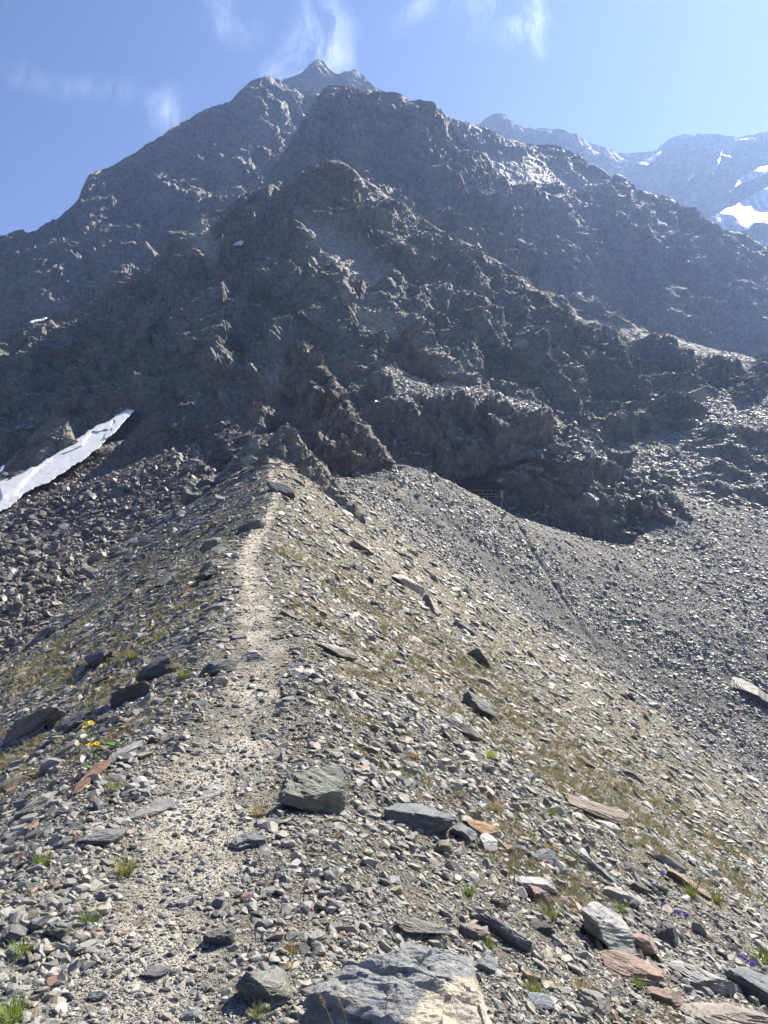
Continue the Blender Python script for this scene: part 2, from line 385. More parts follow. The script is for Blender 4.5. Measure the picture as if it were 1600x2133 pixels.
# ------------------------------------------------------------------ mountains
def smooth1(a, n, axis):
    for _ in range(n):
        a = (np.take(a, np.clip(np.arange(a.shape[axis])-1, 0, None), axis)+2*a+np.take(a, np.clip(np.arange(a.shape[axis])+1, None, a.shape[axis]-1), axis))/4
    return a
def in_poly(x, y, poly):
    r = np.zeros(x.shape, bool); n = len(poly)
    for k in range(n):
        x1, y1 = poly[k]; x2, y2 = poly[(k+1) % n]
        c = ((y1 > y) != (y2 > y)); r ^= c & (x < (x2-x1)*(y-y1)/((y2-y1) if y2 != y1 else 1e-9)+x1)
    return r
RELIEFS = {}
ZB = np.full((2133//2+2, 800+2), 1e9)           # nearest mountain distance per 2x2 px, for laying snow and the hut on the rock
def relief(name, rows, mat, step=1.7, amp=1.0, strata=(0.35, 2.2), seed=0, ridges=(), back=1.25, lam0=150, big=1.0, fac=1.0, jag=1.0, ledge=1.0, rib=0.0, calm=(), fine=.62, slab=1.0):
    step /= RES
    x0 = max(r[0][0] for r in rows); x1 = min(r[-1][0] for r in rows)
    nu = int((x1-x0)/step)+2; px = np.linspace(x0, x1, nu)
    R = []
    for k, r in enumerate(rows):
        r = np.array(r, float); y = np.interp(px, r[:, 0], r[:, 1]); d = np.interp(px, r[:, 0], r[:, 2])
        if k: y = smooth1(y, 60, 0)
        d = smooth1(d, 80, 0); R.append((y, d))
    Ys, Ds = [], []
    for (ya, da), (yb, db) in zip(R[:-1], R[1:]):
        nv = max(4, int(np.max(np.abs(yb-ya))/step/1.05)); tt = np.linspace(0, 1, nv, endpoint=False)[None]
        Ys.append(ya[:, None]*(1-tt)+yb[:, None]*tt); Ds.append(1/((1-tt)/da[:, None]+tt/db[:, None]) if False else da[:, None]*(1-tt)+db[:, None]*tt)
    Ys.append(R[-1][0][:, None]); Ds.append(R[-1][1][:, None])
    Y = np.concatenate(Ys, 1); D = smooth1(np.concatenate(Ds, 1), 25, 1)
    nv = Y.shape[1]
    V = P3(np.repeat(px[:, None], nv, 1), Y, D)
    unit = float(np.median(D))/F
    for (pl, h, w, asym) in ridges:            # real spurs: raise the surface along a crest line, steeper on one side
        q = P3(*np.array(pl, float).T)
        x, y = V[..., 0], V[..., 1]
        dist, _ = seg_dist(x.ravel(), y.ravel(), [tuple(v) for v in q]); dist = dist.reshape(x.shape)
        V *= (1-(h*np.maximum(0, 1-dist/w)**1.25)/V[..., 1])[..., None]
    def normals(V):
        du = np.gradient(V, axis=0); dv = np.gradient(V, axis=1)
        n = np.cross(du, dv); n /= np.linalg.norm(n, axis=-1, keepdims=True)+1e-9
        n[(n[..., 1] > 0) & (n[..., 2] < 0)] *= -1
        return np.where((n[..., 1:2] > .3), -n, n)
    N = normals(V); N = smooth1(smooth1(N, 12, 0), 12, 1)
    p = (V/unit).reshape(-1, 3).astype(np.float32)
    a, q = strata
    # rotate so that one axis is the bedding normal, then squeeze along it
    bn = np.array([math.sin(a), -0.35, math.cos(a)]); bn /= np.linalg.norm(bn)
    pb = p + (p@bn)[:, None]*bn[None]*(q-1)
    pb = pb.astype(np.float32)
    wv = np.stack([perlin(p/90, seed+60+k) for k in range(3)], 1)*14
    pw = p+wv.astype(np.float32); pbw = pb+wv.astype(np.float32)
    d = big*(26*fbm(pw, lam0, 2, .5, seed, True) + 6*perlin(pw/45, seed+9))
    # bedding ledges: flat tread then riser, broken up by noise
    hb = p@bn.astype(np.float32)
    jit = 22*perlin(p/70, seed+40)+9*perlin(p/24, seed+41)+3.5*perlin(p/8, seed+42)
    msk = np.clip(.55+1.3*perlin(p/80, seed+43), 0, 1)
    for lam, A in ((42, .36), (17, .34), (7.5, .28)):
        h = ((hb+jit*min(1, lam/30+.25))/lam) % 1.0
        d += ledge*msk*A*lam*np.where(h < .8, 1-h/.8, (h-.8)/.2)
    d += fac*(17*facet(pw, 125, seed+2, .9) + 13*facet(pw, 64, seed+3, .8) + 6.5*facet(pbw, 30, seed+4, .8) + fine*(2.6*facet(pbw, 13, seed+5, .8) + 1.0*facet(pbw, 6.0, seed+6, .8)))
    d += fine*2.0*fbm(pbw, 20, 4, .5, seed+20, True)
    cr_ = facet(np.stack([p@np.array([.8, .1, .6], np.float32)*.30, p[:, 1], p@np.array([-.6, .1, .8], np.float32)], 1).astype(np.float32)+wv.astype(np.float32)*.5, 24, seed+50, .8); d += slab*5.5*cr_
    if rib:
        sh = np.stack([p[:, 0]+.25*p[:, 2], p[:, 1], p[:, 2]*.22], 1).astype(np.float32)+wv.astype(np.float32)*.8
        d += rib*(13*fbm(sh, 60, 4, .55, seed+70, True)+5*facet(sh, 26, seed+71, .9))
    d = d.reshape(nu, nv)-6
    cm = np.zeros(Y.shape)
    for poly in calm: cm = np.maximum(cm, in_poly(np.repeat(px[:, None], nv, 1), Y, poly)*1.0)
    cm = smooth1(smooth1(cm, 30, 0), 30, 1); d = d*(1-.72*cm)+cm*(2.2*fbm(p, 60, 3, .5, seed+80).reshape(Y.shape)+2.0*facet(p, 6, seed+81, 1.0).reshape(Y.shape)+1.2*facet(p, 13, seed+82, 1.0).reshape(Y.shape)-2)
    top = np.clip((Y-Y[:, :1])/40, 0, 1)*.75+.25*1.0
    V = V + N*(d*top)[..., None]*unit*amp
    # jagged crest
    jn = (np.abs(fbm(np.stack([px, px*0, px*0], 1).astype(np.float32), 26, 5, .6, seed+33)))
    fall = np.exp(-(Y-Y[:, :1])/9)
    V[..., 2] += (jn[:, None]*fall)*7*unit*jag
    # z-buffer of the front
    vx = V[..., 0]/V[..., 1]*F+CX; vy = CY-V[..., 2]/V[..., 1]*F
    ok = (vx >= 0) & (vx < 1600) & (vy >= 0) & (vy < 2133)
    np.minimum.at(ZB, ((vy[ok]/2).astype(int), (vx[ok]/2).astype(int)), V[..., 1][ok])
    RELIEFS[name] = (V.copy(), unit)
    # far side: falls away behind the crest so the ridge has its own thickness
    tb = np.array([1, .75, .5, .3, .15, .06, .02])
    dc = V[:, :1, :]
    H = (V[:, :1, 2]-V[:, -1:, 2])
    B = np.stack([dc[:, 0, 0][:, None]*(1+(back-1)*tb), dc[:, 0, 1][:, None]*(1+(back-1)*tb), dc[:, 0, 2][:, None]-H*tb**.8], -1)
    B[..., 0] += 0
    V = np.concatenate([B, V], 1); cm = np.concatenate([np.zeros((nu, B.shape[1])), cm], 1)
    o = mesh_np(name, V.reshape(-1, 3), grid_faces(nu, V.shape[1])[:, ::-1], mat, None, False, {'scree': ('FLOAT', cm.astype(np.float32))})
    return tag(o, kind='structure')
def row(xs, ys, ds): return list(zip(xs, ys, ds))

M_FAR = rock_mat('rock_far', (.11, .105, .10), (.17, .16, .155), .15, 0, 1300/F, rgh=.85)
M_MID = rock_mat('rock_mid', (.095, .088, .082), (.18, .165, .155), .2, .1, 500/F, rgh=.75)
M_FRONT = rock_mat('rock_front', (.064, .066, .060), (.150, .154, .138), .4, 1.0, 210/F)
M_NEAR = rock_mat('rock_near', (.11, .098, .075), (.25, .225, .18), .6, .6, 120/F)

M_FIN = rock_mat('rock_fin', (.085, .075, .062), (.16, .14, .115), .4, .5, 130/F)
M_APR_SHADE = rock_mat('shaded_apron', (.05, .043, .036), (.085, .072, .06), .5, .0, 120/F)  # deep shadow on the left slope painted in as a dark rock colour
def cz(pts, ds):
    """crest points (x,y) plus a distance curve [(x,d)...]"""
    xs = np.array([p[0] for p in pts], float); return [(x, y, float(np.interp(x, [q[0] for q in ds], [q[1] for q in ds]))) for x, y in pts]
relief('mountain_range', [
    cz([(850,300),(960,275),(995,262),(1015,246),(1030,240),(1050,242),(1065,254),(1090,269),(1110,271),(1165,269),(1200,281),(1225,296),(1260,311),(1300,324),(1330,320),(1370,314),(1400,292),(1420,284),(1480,284),(1530,287),(1560,282),(1600,274),(1700,262),(1900,300)], [(850,1150),(1200,1200),(1300,1420),(1420,1350),(1900,1350)]),
    row([850,1100,1300,1500,1900],[400,380,430,390,390],[1050,1100,1250,1230,1230]),
    row([850,1300,1600,1900],[560,580,600,620],[900,1040,1000,1000])], M_FAR, amp=.8, seed=11, lam0=110, jag=.6, ledge=.3)
relief('mountain_peak', [
    cz([(480,330),(520,260),(560,200),(590,170),(610,163),(630,150),(645,137),(655,128),(665,127),(675,132),(690,145),(700,152),(720,151),(740,152),(760,167),(790,187),(830,200),(900,232),(960,265),(1020,320)], [(480,900),(1020,900)]),
    row([480,1020],[440,440],[760,760])], M_MID, amp=.7, seed=12, lam0=90, jag=.8)
relief('mountain_shoulder', [
    cz([(850,232),(925,248),(945,252),(985,264),(1000,268),(1020,277),(1050,295),(1090,299),(1130,298),(1165,307),(1185,320),(1210,332),(1225,347),(1240,350),(1260,360),(1275,377),(1283,364),(1295,374),(1310,390),(1330,397),(1350,407),(1380,414),(1400,422),(1440,442),(1470,462),(1500,484),(1530,489),(1560,502),(1600,515),(1700,560),(1900,650)], [(850,620),(1050,600),(1900,600)]),
    row([850,1050,1300,1600,1900],[340,400,500,610,740],[500,480,510,550,560]),
    row([850,1050,1300,1600,1900],[580,660,740,790,880],[395,400,432,478,480])], M_MID, amp=.85, seed=13, jag=.6, ridges=[([(1060,300,598),(1130,450,500),(1200,620,440)], 16, 34, 0), ([(1283,366,600),(1350,520,520),(1400,660,470)], 18, 34, 0), ([(1500,486,600),(1545,600,550),(1580,700,510)], 14, 30, 0)], strata=(.55, 2.6), rib=.5, fac=.6, ledge=1.2, calm=[[(1010,330),(1090,330),(1160,350),(1250,375),(1240,410),(1150,400),(1080,395),(1020,370)]])
relief('mountain_flank', [
    cz([(-300,640),(-100,540),(0,499),(20,489),(45,480),(60,487),(75,480),(100,464),(140,442),(155,427),(165,412),(185,370),(200,360),(240,347),(270,327),(300,305),(320,297),(350,272),(375,257),(400,247),(430,230),(445,220),(465,217),(480,212),(500,192),(520,174),(540,163),(560,162),(580,167),(600,177),(640,190),(700,205),(780,260)], [(-300,430),(0,470),(300,560),(545,650),(780,660)]),
    row([-300,0,150,300,450,600,780],[720,600,520,470,360,310,330],[385,428,455,490,555,572,570]),
    row([-300,0,300,450,600,780],[840,740,660,560,470,450],[345,388,402,430,480,480])], M_MID, amp=.85, seed=14, strata=(1.35, 2.6), ledge=.05, rib=.7, fac=.38, big=.7, jag=.5, ridges=[([(185,372,515),(225,480,480),(260,600,440)], 16, 32, 0), ([(320,300,562),(350,420,510),(340,540,455)], 20, 34, 0), ([(545,165,650),(520,290,590),(450,420,510)], 24, 40, 0), ([(450,222,610),(430,330,560),(400,440,490)], 16, 30, 0), ([(60,490,480),(80,580,440),(110,660,410)], 12, 26, 0)])
relief('mountain_pyramid', [
    cz([(430,500),(480,465),(520,422),(545,387),(590,322),(620,277),(645,242),(670,202),(685,184),(700,179),(720,182),(745,187),(770,192),(785,200),(800,194),(820,195),(835,202),(850,214),(870,212),(890,215),(900,227),(915,232),(925,247),(945,264),(960,287),(1000,322),(1030,367),(1045,402),(1055,442),(1080,502),(1110,560)], [(430,395),(520,405),(590,422),(700,450),(925,450),(1030,430),(1110,385)]),
    row([430,600,800,1000,1110],[540,400,350,460,600],[370,390,402,380,360]),
    row([430,600,800,1000,1110],[600,540,520,600,680],[322,318,320,320,325])], M_MID, amp=.95, seed=15, strata=(1.0, 2.2), ledge=.5, rib=.7, fac=.6, jag=.6, ridges=[([(700,182,448),(650,300,415),(600,380,395),(520,450,375)], 14, 26, 0), ([(835,205,446),(880,330,410),(940,460,375)], 16, 26, 0), ([(745,190,446),(760,300,418),(740,420,375)], 12, 22, 0), ([(925,250,440),(1000,400,398),(1060,500,375)], 14, 24, 0)])
RX = [-300,0,200,400,600,800,1000,1200,1400,1600,1900]
relief('mountain_massif', [
    cz([(-300,820),(-100,730),(0,692),(60,682),(100,670),(150,657),(200,634),(240,602),(270,582),(310,572),(350,532),(370,497),(400,462),(420,450),(435,452),(460,442),(480,422),(500,412),(520,400),(560,387),(600,377),(640,362),(680,347),(700,342),(720,347),(740,364),(760,380),(800,407),(840,427),(880,452),(920,482),(960,507),(1000,524),(1040,547),(1080,577),(1120,604),(1150,622),(1200,650),(1250,662),(1300,674),(1350,687),(1400,699),(1450,717),(1500,730),(1560,740),(1600,737),(1750,760),(1900,800)],
       list(zip(RX, [290,285,280,272,285,285,275,268,272,278,288]))),
    row(RX, [950,840,760,660,590,620,710,770,790,805,880], [232,226,224,218,222,222,222,227,242,255,262]),
    row(RX, [1080,960,880,800,790,800,850,870,870,880,960], [200,195,190,182,180,182,190,208,222,232,240]),
    row(RX, [1200,1100,1020,980,980,1000,1020,1020,1020,1020,1080], [168,163,158,154,154,158,172,186,200,210,216])],
    M_FRONT, amp=1.0, seed=16, fac=.72, jag=.5, strata=(.5, 2.8), ridges=[
      ([(700,345,280),(660,400,255),(640,470,240),(700,530,222),(750,590,215),(800,650,210),(860,710,205),(930,760,198),(1040,810,192)], 13, 19, 0),
      ([(520,400,278),(430,450,268),(400,490,252),(330,570,230),(270,600,238),(200,660,240),(100,730,238)], 6, 12, 0),
      ([(310,680,220),(240,720,214),(160,800,205),(80,880,200)], 8, 13, 0),
      ([(430,460,262),(450,560,222),(430,640,214),(420,720,200)], 9, 13, 0),
      ([(740,380,272),(820,450,255),(900,540,238),(1000,610,226),(1090,700,222),(1130,780,215)], 11, 15, 0),
      ([(600,560,222),(620,640,212),(690,700,200),(740,760,190)], 6, 10, 0),
      ([(1120,610,265),(1250,690,244),(1400,720,250),(1560,760,262)], 7, 13, 0)], rib=.35,
      calm=[[(640,462),(700,478),(760,540),(800,600),(770,620),(700,570),(650,515)], [(700,625),(770,640),(850,705),(830,725),(745,690)], [(395,455),(440,458),(452,560),(405,540)],
            [(1190,655),(1400,705),(1590,748),(1560,780),(1400,735),(1200,690)], [(545,800),(600,765),(640,770),(600,815),(550,830)]])
relief('rock_buttress', [
    cz([(690,850),(740,800),(770,765),(800,750),(850,780),(900,803),(950,792),(1000,802),(1050,827),(1100,837),(1150,852),(1200,882),(1250,917),(1280,952),(1310,987),(1390,1022),(1430,1060)], [(690,172),(800,182),(1000,184),(1150,178),(1310,166),(1430,168)]),
    row([690,780,850,900,1000,1060,1100,1150,1200,1260,1430],[880,800,838,850,852,855,880,935,990,1040,1075],[165,168,163,161,159,156,153.5,152,152,152,160]),
    row([690,850,950,1050,1150,1260,1300,1430],[1020,1040,1090,1130,1160,1175,1150,1140],[150,150,147,146,145,145,149,155])], M_FRONT, amp=1.0, seed=17, strata=(.9, 2.2), lam0=110, big=.8, rib=.4, calm=[[(780,745),(850,775),(950,795),(1050,822),(1120,850),(1190,890),(1150,895),(1050,848),(900,845),(830,825)], [(1180,900),(1230,915),(1290,975),(1250,985)]])
relief('rock_hillock', [
    cz([(1180,900),(1230,872),(1260,866),(1300,872),(1350,858),(1400,834),(1440,818),(1480,810),(1520,817),(1560,822),(1600,817),(1750,830),(1900,860)], [(1180,215),(1300,232),(1900,245)]),
    row([1180,1300,1420,1500,1600,1900],[940,940,930,900,900,960],[190,200,204,206,208,208]),
    row([1180,1300,1400,1500,1600,1900],[1020,1060,1110,1130,1140,1220],[176,172,166,162,162,162])], M_NEAR, amp=.8, seed=18, strata=(.6, 2.2), lam0=90, big=.35, fac=.6, ledge=.7, calm=[[(1225,865),(1400,838),(1500,815),(1620,820),(1620,900),(1480,880),(1410,930),(1390,985),(1290,990),(1250,940)], [(1390,990),(1430,930),(1490,950),(1450,1030)]])
relief('rock_pinnacle', [
    cz([(535,935),(570,875),(588,810),(594,752),(604,722),(625,712),(642,722),(664,738),(694,782),(712,815),(740,862),(770,902),(800,942),(820,967),(832,997),(850,1040)], [(535,128),(625,132),(850,122)]),
    row([535,588,604,625,664,694,740,780,820,850],[950,830,740,728,752,800,872,915,975,1048],[127,129,130.5,130.5,128,126,123,122.5,120.5,120]),
    row([535,600,700,780,850],[985,910,930,980,1050],[121.5,121.5,119.5,119,118.5]),
    row([535,640,700,780,850],[1030,1020,1045,1060,1060],[117,116,117,117,118])], M_FIN, amp=1.0, seed=19, jag=2.4, strata=(1.9, 2.6), lam0=70, big=.5, fac=1.0, ledge=1.2, fine=1.0)
relief('rock_knob', [
    cz([(430,1030),(480,965),(505,934),(520,912),(540,908),(560,912),(580,898),(600,886),(615,893),(640,932),(670,965),(700,1000),(730,1035),(760,1075)], [(430,95),(600,98),(760,87)]),
    row([430,520,560,600,650,700,760],[1090,990,975,1010,1050,1080,1100],[86,88,88,86,83,81,81])], M_NEAR, amp=.75, seed=20, strata=(.9, 2.0), lam0=80, big=.7)

relief('shaded_apron', [  # slope shaped steep and coloured dark in place of a cast shadow
    cz([(90,1054),(130,1028),(180,990),(220,958),(255,922),(292,878),(340,852),(400,845),(470,850),(530,880),(565,905)], [(90,116),(130,119),(180,122),(220,124),(255,126),(290,128),(340,128),(400,127),(470,121),(530,113),(565,107)]),
    row([90,150,220,300,400,480,565],[1066,1066,1040,1006,962,955,965],[112,110,111,112,114,104,97])], M_APR_SHADE, amp=.6, seed=23, lam0=70, big=.25, fac=.6, ledge=.5, strata=(1.8, 2.2))
relief('rock_outcrop', [
    cz([(-20,1010),(20,962),(50,932),(75,900),(95,880),(120,870),(140,874),(150,895),(160,925),(200,950)], [(-20,150),(200,152)]),
    row([-20,50,120,200],[1040,1010,985,975],[141,141,141,144])], M_NEAR, amp=.7, seed=22, lam0=60, big=.5, strata=(1.8, 2.4))

# ------------------------------------------------------------------ snow lying on the rock
okv = (YI > 0) & (YI < 2133) & (GY > 60) & infr[:, None]
gpx = (CX+F*GX/np.maximum(GY, .01)); okv &= (gpx >= 0) & (gpx < 1600)
np.minimum.at(ZB, ((YI[okv]/2).astype(int), (gpx[okv]/2).astype(int)), GY[okv])
for _ in range(3):
    q = np.pad(ZB, 1, mode='edge'); nb = np.minimum.reduce([q[:-2, 1:-1], q[2:, 1:-1], q[1:-1, :-2], q[1:-1, 2:]])
    ZB = np.where(ZB > 1e8, nb, ZB)
M_SNOW = snow_mat('old_snow', .09); M_SNOWFAR = snow_mat('glacier_snow', .8, True)
def snow(poly, label, mat, off=.012, thick=.01, step=2.0, sm=40, name='snow_patch', cat='snow patch', rough=1.0, group=None, lean=.75, flat=.015):
    pa = np.array(poly, float); x0, y0 = pa.min(0)-6; x1, y1 = pa.max(0)+6
    xs = np.arange(x0, x1, step); ys = np.arange(y0, y1, step)
    X, Y = np.meshgrid(xs, ys, indexing='ij')
    D = ZB[np.clip((Y/2).astype(int), 0, 1065), np.clip((X/2).astype(int), 0, 799)]
    ins = in_poly(X, Y, poly)
    med = np.median(D[ins & (D < 1e8)]); D = np.where((D > med*1.35) | (D < med*.7), med, D)
    for _ in range(5 if sm > 10 else 2):
        q = np.pad(D, 1, mode='edge'); D = np.minimum.reduce([q[:-2, 1:-1], q[2:, 1:-1], q[1:-1, :-2], q[1:-1, 2:], D])
    D = smooth1(smooth1(D, sm, 0), sm, 1)
    A_ = np.stack([X[ins], Y[ins], np.ones(ins.sum())], 1); cf = np.linalg.lstsq(A_, 1/D[ins], rcond=None)[0]
    pl = 1/np.clip(cf[0]*X+cf[1]*Y+cf[2], 1/(med*1.3), 1/(med*.75)); D = (pl+np.clip(D-pl, -flat*med, flat*med))*(1-off*(1-lean+lean*(Y-y0)/(y1-y0)))
    un = med/F
    pn = np.stack([X, Y, X*0], -1).reshape(-1, 3).astype(np.float32)
    D = D + (fbm(pn, 40, 3, .5, 81).reshape(X.shape)*2.2*un + fbm(pn, 9, 2, .5, 82).reshape(X.shape)*.4*un)*rough
    e = (fbm(pn, 34, 3, .5, 83)*4.0+fbm(pn, 9, 2, .5, 84)*.7).reshape(X.shape)
    ins = in_poly(X+e, Y+e*.7, poly)
    V = P3(X, Y, D); nu, nv = X.shape
    fcs = grid_faces(nu, nv); keep = ins.ravel()[fcs].all(1); fcs = fcs[keep]
    if not len(fcs): return
    # give the sheet a rim that dips back into the rock
    ins_v = np.zeros(nu*nv, bool); ins_v[fcs.ravel()] = True
    cnt = np.bincount(fcs.ravel(), minlength=nu*nv); rim = (cnt > 0) & (cnt < 4)
    Vf = V.reshape(-1, 3).copy(); Vf[rim] *= (1+off*1.6)
    idx = -np.ones(nu*nv, int); idx[ins_v] = np.arange(ins_v.sum())
    o = mesh_np(name, Vf[ins_v], idx[fcs], mat, None, True)
    return tag(o, label, cat, group)
TONGUE = [(-60,1095),(-10,1072),(20,1056),(42,1036),(66,1022),(98,1006),(138,984),(178,956),(208,934),(226,912),(248,890),(268,870),(284,855),(262,852),(240,868),(200,888),(150,920),(110,950),(70,970),(30,990),(0,1002),(-60,1010)]
snow(TONGUE, 'long grey-white snow tongue lying diagonally at the foot of the dark rock on the left', M_SNOW, step=1.0, sm=30, off=.045, lean=.3, flat=.006)
snow([(-40,1012),(5,1000),(14,990),(6,980),(12,966),(0,970),(-40,965)], 'small snow remnant at the left edge just above the long snow tongue', M_SNOW, step=1.2, sm=10)
snow([(481,509),(492,502),(503,499),(513,505),(505,512),(492,513)], 'tiny white snow patch in a hollow high on the central rock massif', M_SNOW, step=1.0, sm=10, off=.02)
snow([(58,672),(75,664),(95,658),(104,660),(88,668),(66,675)], 'thin white snow strip on the ledge below the left mountain flank', M_SNOW, step=1.0, sm=10, off=.02)
snow([(1474,458),(1490,447),(1512,432),(1530,424),(1560,408),(1580,398),(1600,388),(1680,370),(1680,480),(1600,468),(1572,464),(1560,478),(1545,482),(1528,488),(1510,480),(1490,470)],
     'broad bright glacier tongue at the right edge below the far range', M_SNOWFAR, name='glacier', cat='glacier', off=.09, sm=40, step=1.2)
snow([(1506,404),(1524,392),(1535,372),(1560,358),(1580,346),(1600,340),(1680,330),(1680,352),(1600,362),(1570,376),(1545,388),(1520,402)], 'bluish hanging snowfield above the bright glacier at the right edge', M_SNOWFAR, name='snow_field', cat='snow field', off=.05, sm=20)
snow([(1322,338),(1335,334),(1350,330),(1370,318),(1384,310),(1378,322),(1366,336),(1350,345),(1336,346)], 'small bright snow triangle in the saddle of the far range', M_SNOWFAR, off=.05, sm=10, step=1.0)
snow([(1478,366),(1486,352),(1494,336),(1504,314),(1510,312),(1504,330),(1494,350),(1488,364)], 'narrow snow gully running down the far range', M_SNOWFAR, off=.05, sm=10, step=1.0)
snow([(1535,293),(1550,287),(1564,282),(1556,289),(1544,296)], 'little snow cornice on the crest of the far range', M_SNOWFAR, off=.03, sm=6, step=1.0)
snow([(1500,320),(1520,324),(1534,330),(1520,331),(1505,326)], 'faint snow streak right of the snow gully on the far range', M_SNOWFAR, off=.03, sm=6, step=1.0)
snow([(1400,300),(1412,288),(1420,284),(1410,294),(1396,306),(1380,312)], 'thin snow lip along the far skyline above the saddle', M_SNOWFAR, off=.03, sm=6, step=1.0)
snow([(1420,384),(1432,372),(1446,360),(1452,364),(1438,376),(1426,388)], 'small snow spot left of the snow gully on the far range', M_SNOWFAR, off=.03, sm=6, step=1.0)
snow([(1560,508),(1585,497),(1610,492),(1680,490),(1680,520),(1610,516),(1580,515)], 'snow scrap behind the shoulder ridge at the right edge', M_SNOWFAR, off=.03, sm=6, step=1.2)

# ------------------------------------------------------------------ stones
import bmesh
def ico(n):
    bm = bmesh.new(); bmesh.ops.create_icosphere(bm, subdivisions=n, radius=1.0)
    v = np.array([q.co[:] for q in bm.verts], np.float32); f = np.array([[q.index for q in p.verts] for p in bm.faces], np.int32); bm.free(); return v, f
ICO = {n: ico(n) for n in (2, 3, 4, 5)}
def rock_geo(seed, lvl=3, cuts=11, flat=1.0, rough=1.0, planes=(), lo=.5, hi=.86):
    """unit boulder: sphere cut by planes into facets, then split along its bedding; spans about -1..1"""
    rs = np.random.RandomState(seed); v, f = ICO[lvl]; v = v.copy()*1.25
    v = np.sign(v)*np.abs(v)**.85
    v[:, :] += (perlin(v*.9, seed)[:, None]*.22*v)
    nn = rs.normal(size=(cuts, 3)); nn[:, 2] *= flat; nn /= np.linalg.norm(nn, axis=1, keepdims=True)
    oo = rs.uniform(lo, hi, cuts)
    extra = [np.array(p, float) for p in planes]
    for n, o in list(zip(nn, oo))+[(e[:3]/np.linalg.norm(e[:3]), e[3]) for e in extra]:
        d = v@n.astype(np.float32)-np.float32(o); v -= np.maximum(d, 0)[:, None]*n[None].astype(np.float32)
    if lvl >= 4:
        st = v*np.array([1, 1, 5.5], np.float32)
        dn = v/np.linalg.norm(v, axis=1, keepdims=True)
        dd_ = .045*fbm(st, .9, 4, .55, seed+5, True)*rough + .03*facet(st, .55, seed+7, .8)*rough + .05*perlin(v*1.7, seed+9)*rough
        lay = ((v[:, 2]*3.7+.5*perlin(v*1.3, seed+11)) % 1.0); dd_ += .05*rough*np.where(lay > .82, -(lay-.82)/.18, 0)*np.clip(1-np.abs(dn[:, 2]), 0, 1)
        v = v + dn*dd_[:, None]
    else:
        v += (v/np.linalg.norm(v, axis=1, keepdims=True))*(.05*perlin(v*2.2, seed+3))[:, None]*rough
    ext = np.abs(v).max(0); v /= ext[None]
    return v.astype(np.float32), f

# loose stones too many to count: instanced library rocks on points
lib = bpy.data.collections.new('stone_shapes')
for k in range(16):
    v, f = rock_geo(100+k, 2, 8+k % 5, 1.0, 1.0, lo=.42, hi=.8)
    me = mesh_np('stone', v, f, M_STONEI, make=False)
    lib.objects.link(bpy.data.objects.new('stone', me))
def scatter(name, pts, rot, scl, col, coll, mat=None):
    n = len(pts)
    me = bpy.data.meshes.new(name); me.vertices.add(n); me.vertices.foreach_set('co', np.asarray(pts, np.float32).ravel())
    for an, dt, arr in (('rot', 'FLOAT_VECTOR', rot), ('scl', 'FLOAT_VECTOR', scl), ('col', 'FLOAT_COLOR', col)):
        a = me.attributes.new(an, dt, 'POINT'); a.data.foreach_set('color' if dt == 'FLOAT_COLOR' else 'vector', np.asarray(arr, np.float32).ravel())
    a = me.attributes.new('idx', 'INT', 'POINT'); a.data.foreach_set('value', np.random.RandomState(3).randint(0, len(coll.objects), n).astype(np.int32))
    o = link(bpy.data.objects.new(name, me))
    ng = bpy.data.node_groups.new(name, 'GeometryNodeTree')
    ng.interface.new_socket('Geometry', in_out='INPUT', socket_type='NodeSocketGeometry'); ng.interface.new_socket('Geometry', in_out='OUTPUT', socket_type='NodeSocketGeometry')
    N = ng.nodes; L = ng.links
    gi = N.new('NodeGroupInput'); gout = N.new('NodeGroupOutput'); ip = N.new('GeometryNodeInstanceOnPoints'); ci = N.new('GeometryNodeCollectionInfo')
    ci.inputs['Collection'].default_value = coll; ci.inputs['Separate Children'].default_value = True; ci.inputs['Reset Children'].default_value = True
    def na(nm, dt):
        q = N.new('GeometryNodeInputNamedAttribute'); q.data_type = dt; q.inputs['Name'].default_value = nm; return q.outputs['Attribute']
    L.new(gi.outputs[0], ip.inputs['Points']); L.new(ci.outputs[0], ip.inputs['Instance']); ip.inputs['Pick Instance'].default_value = True
    L.new(na('idx', 'INT'), ip.inputs['Instance Index']); L.new(na('rot', 'FLOAT_VECTOR'), ip.inputs['Rotation']); L.new(na('scl', 'FLOAT_VECTOR'), ip.inputs['Scale'])
    L.new(ip.outputs[0], gout.inputs[0])
    m = o.modifiers.new('scatter', 'NODES'); m.node_group = ng
    return tag(o, kind='stuff')

# visible image area of every ground cell
wcol = np.gradient(np.where(infr, CX+F*np.tan(np.clip(az, -1.2, 1.2)), 0)); wcol[~infr] = 0
dY = np.zeros_like(YI); dY[:, :-1] = np.clip(RUN[:, :-1], None, 2230)-np.clip(RUN[:, 1:], None, 2230); dY = np.clip(dY, 0, 60)
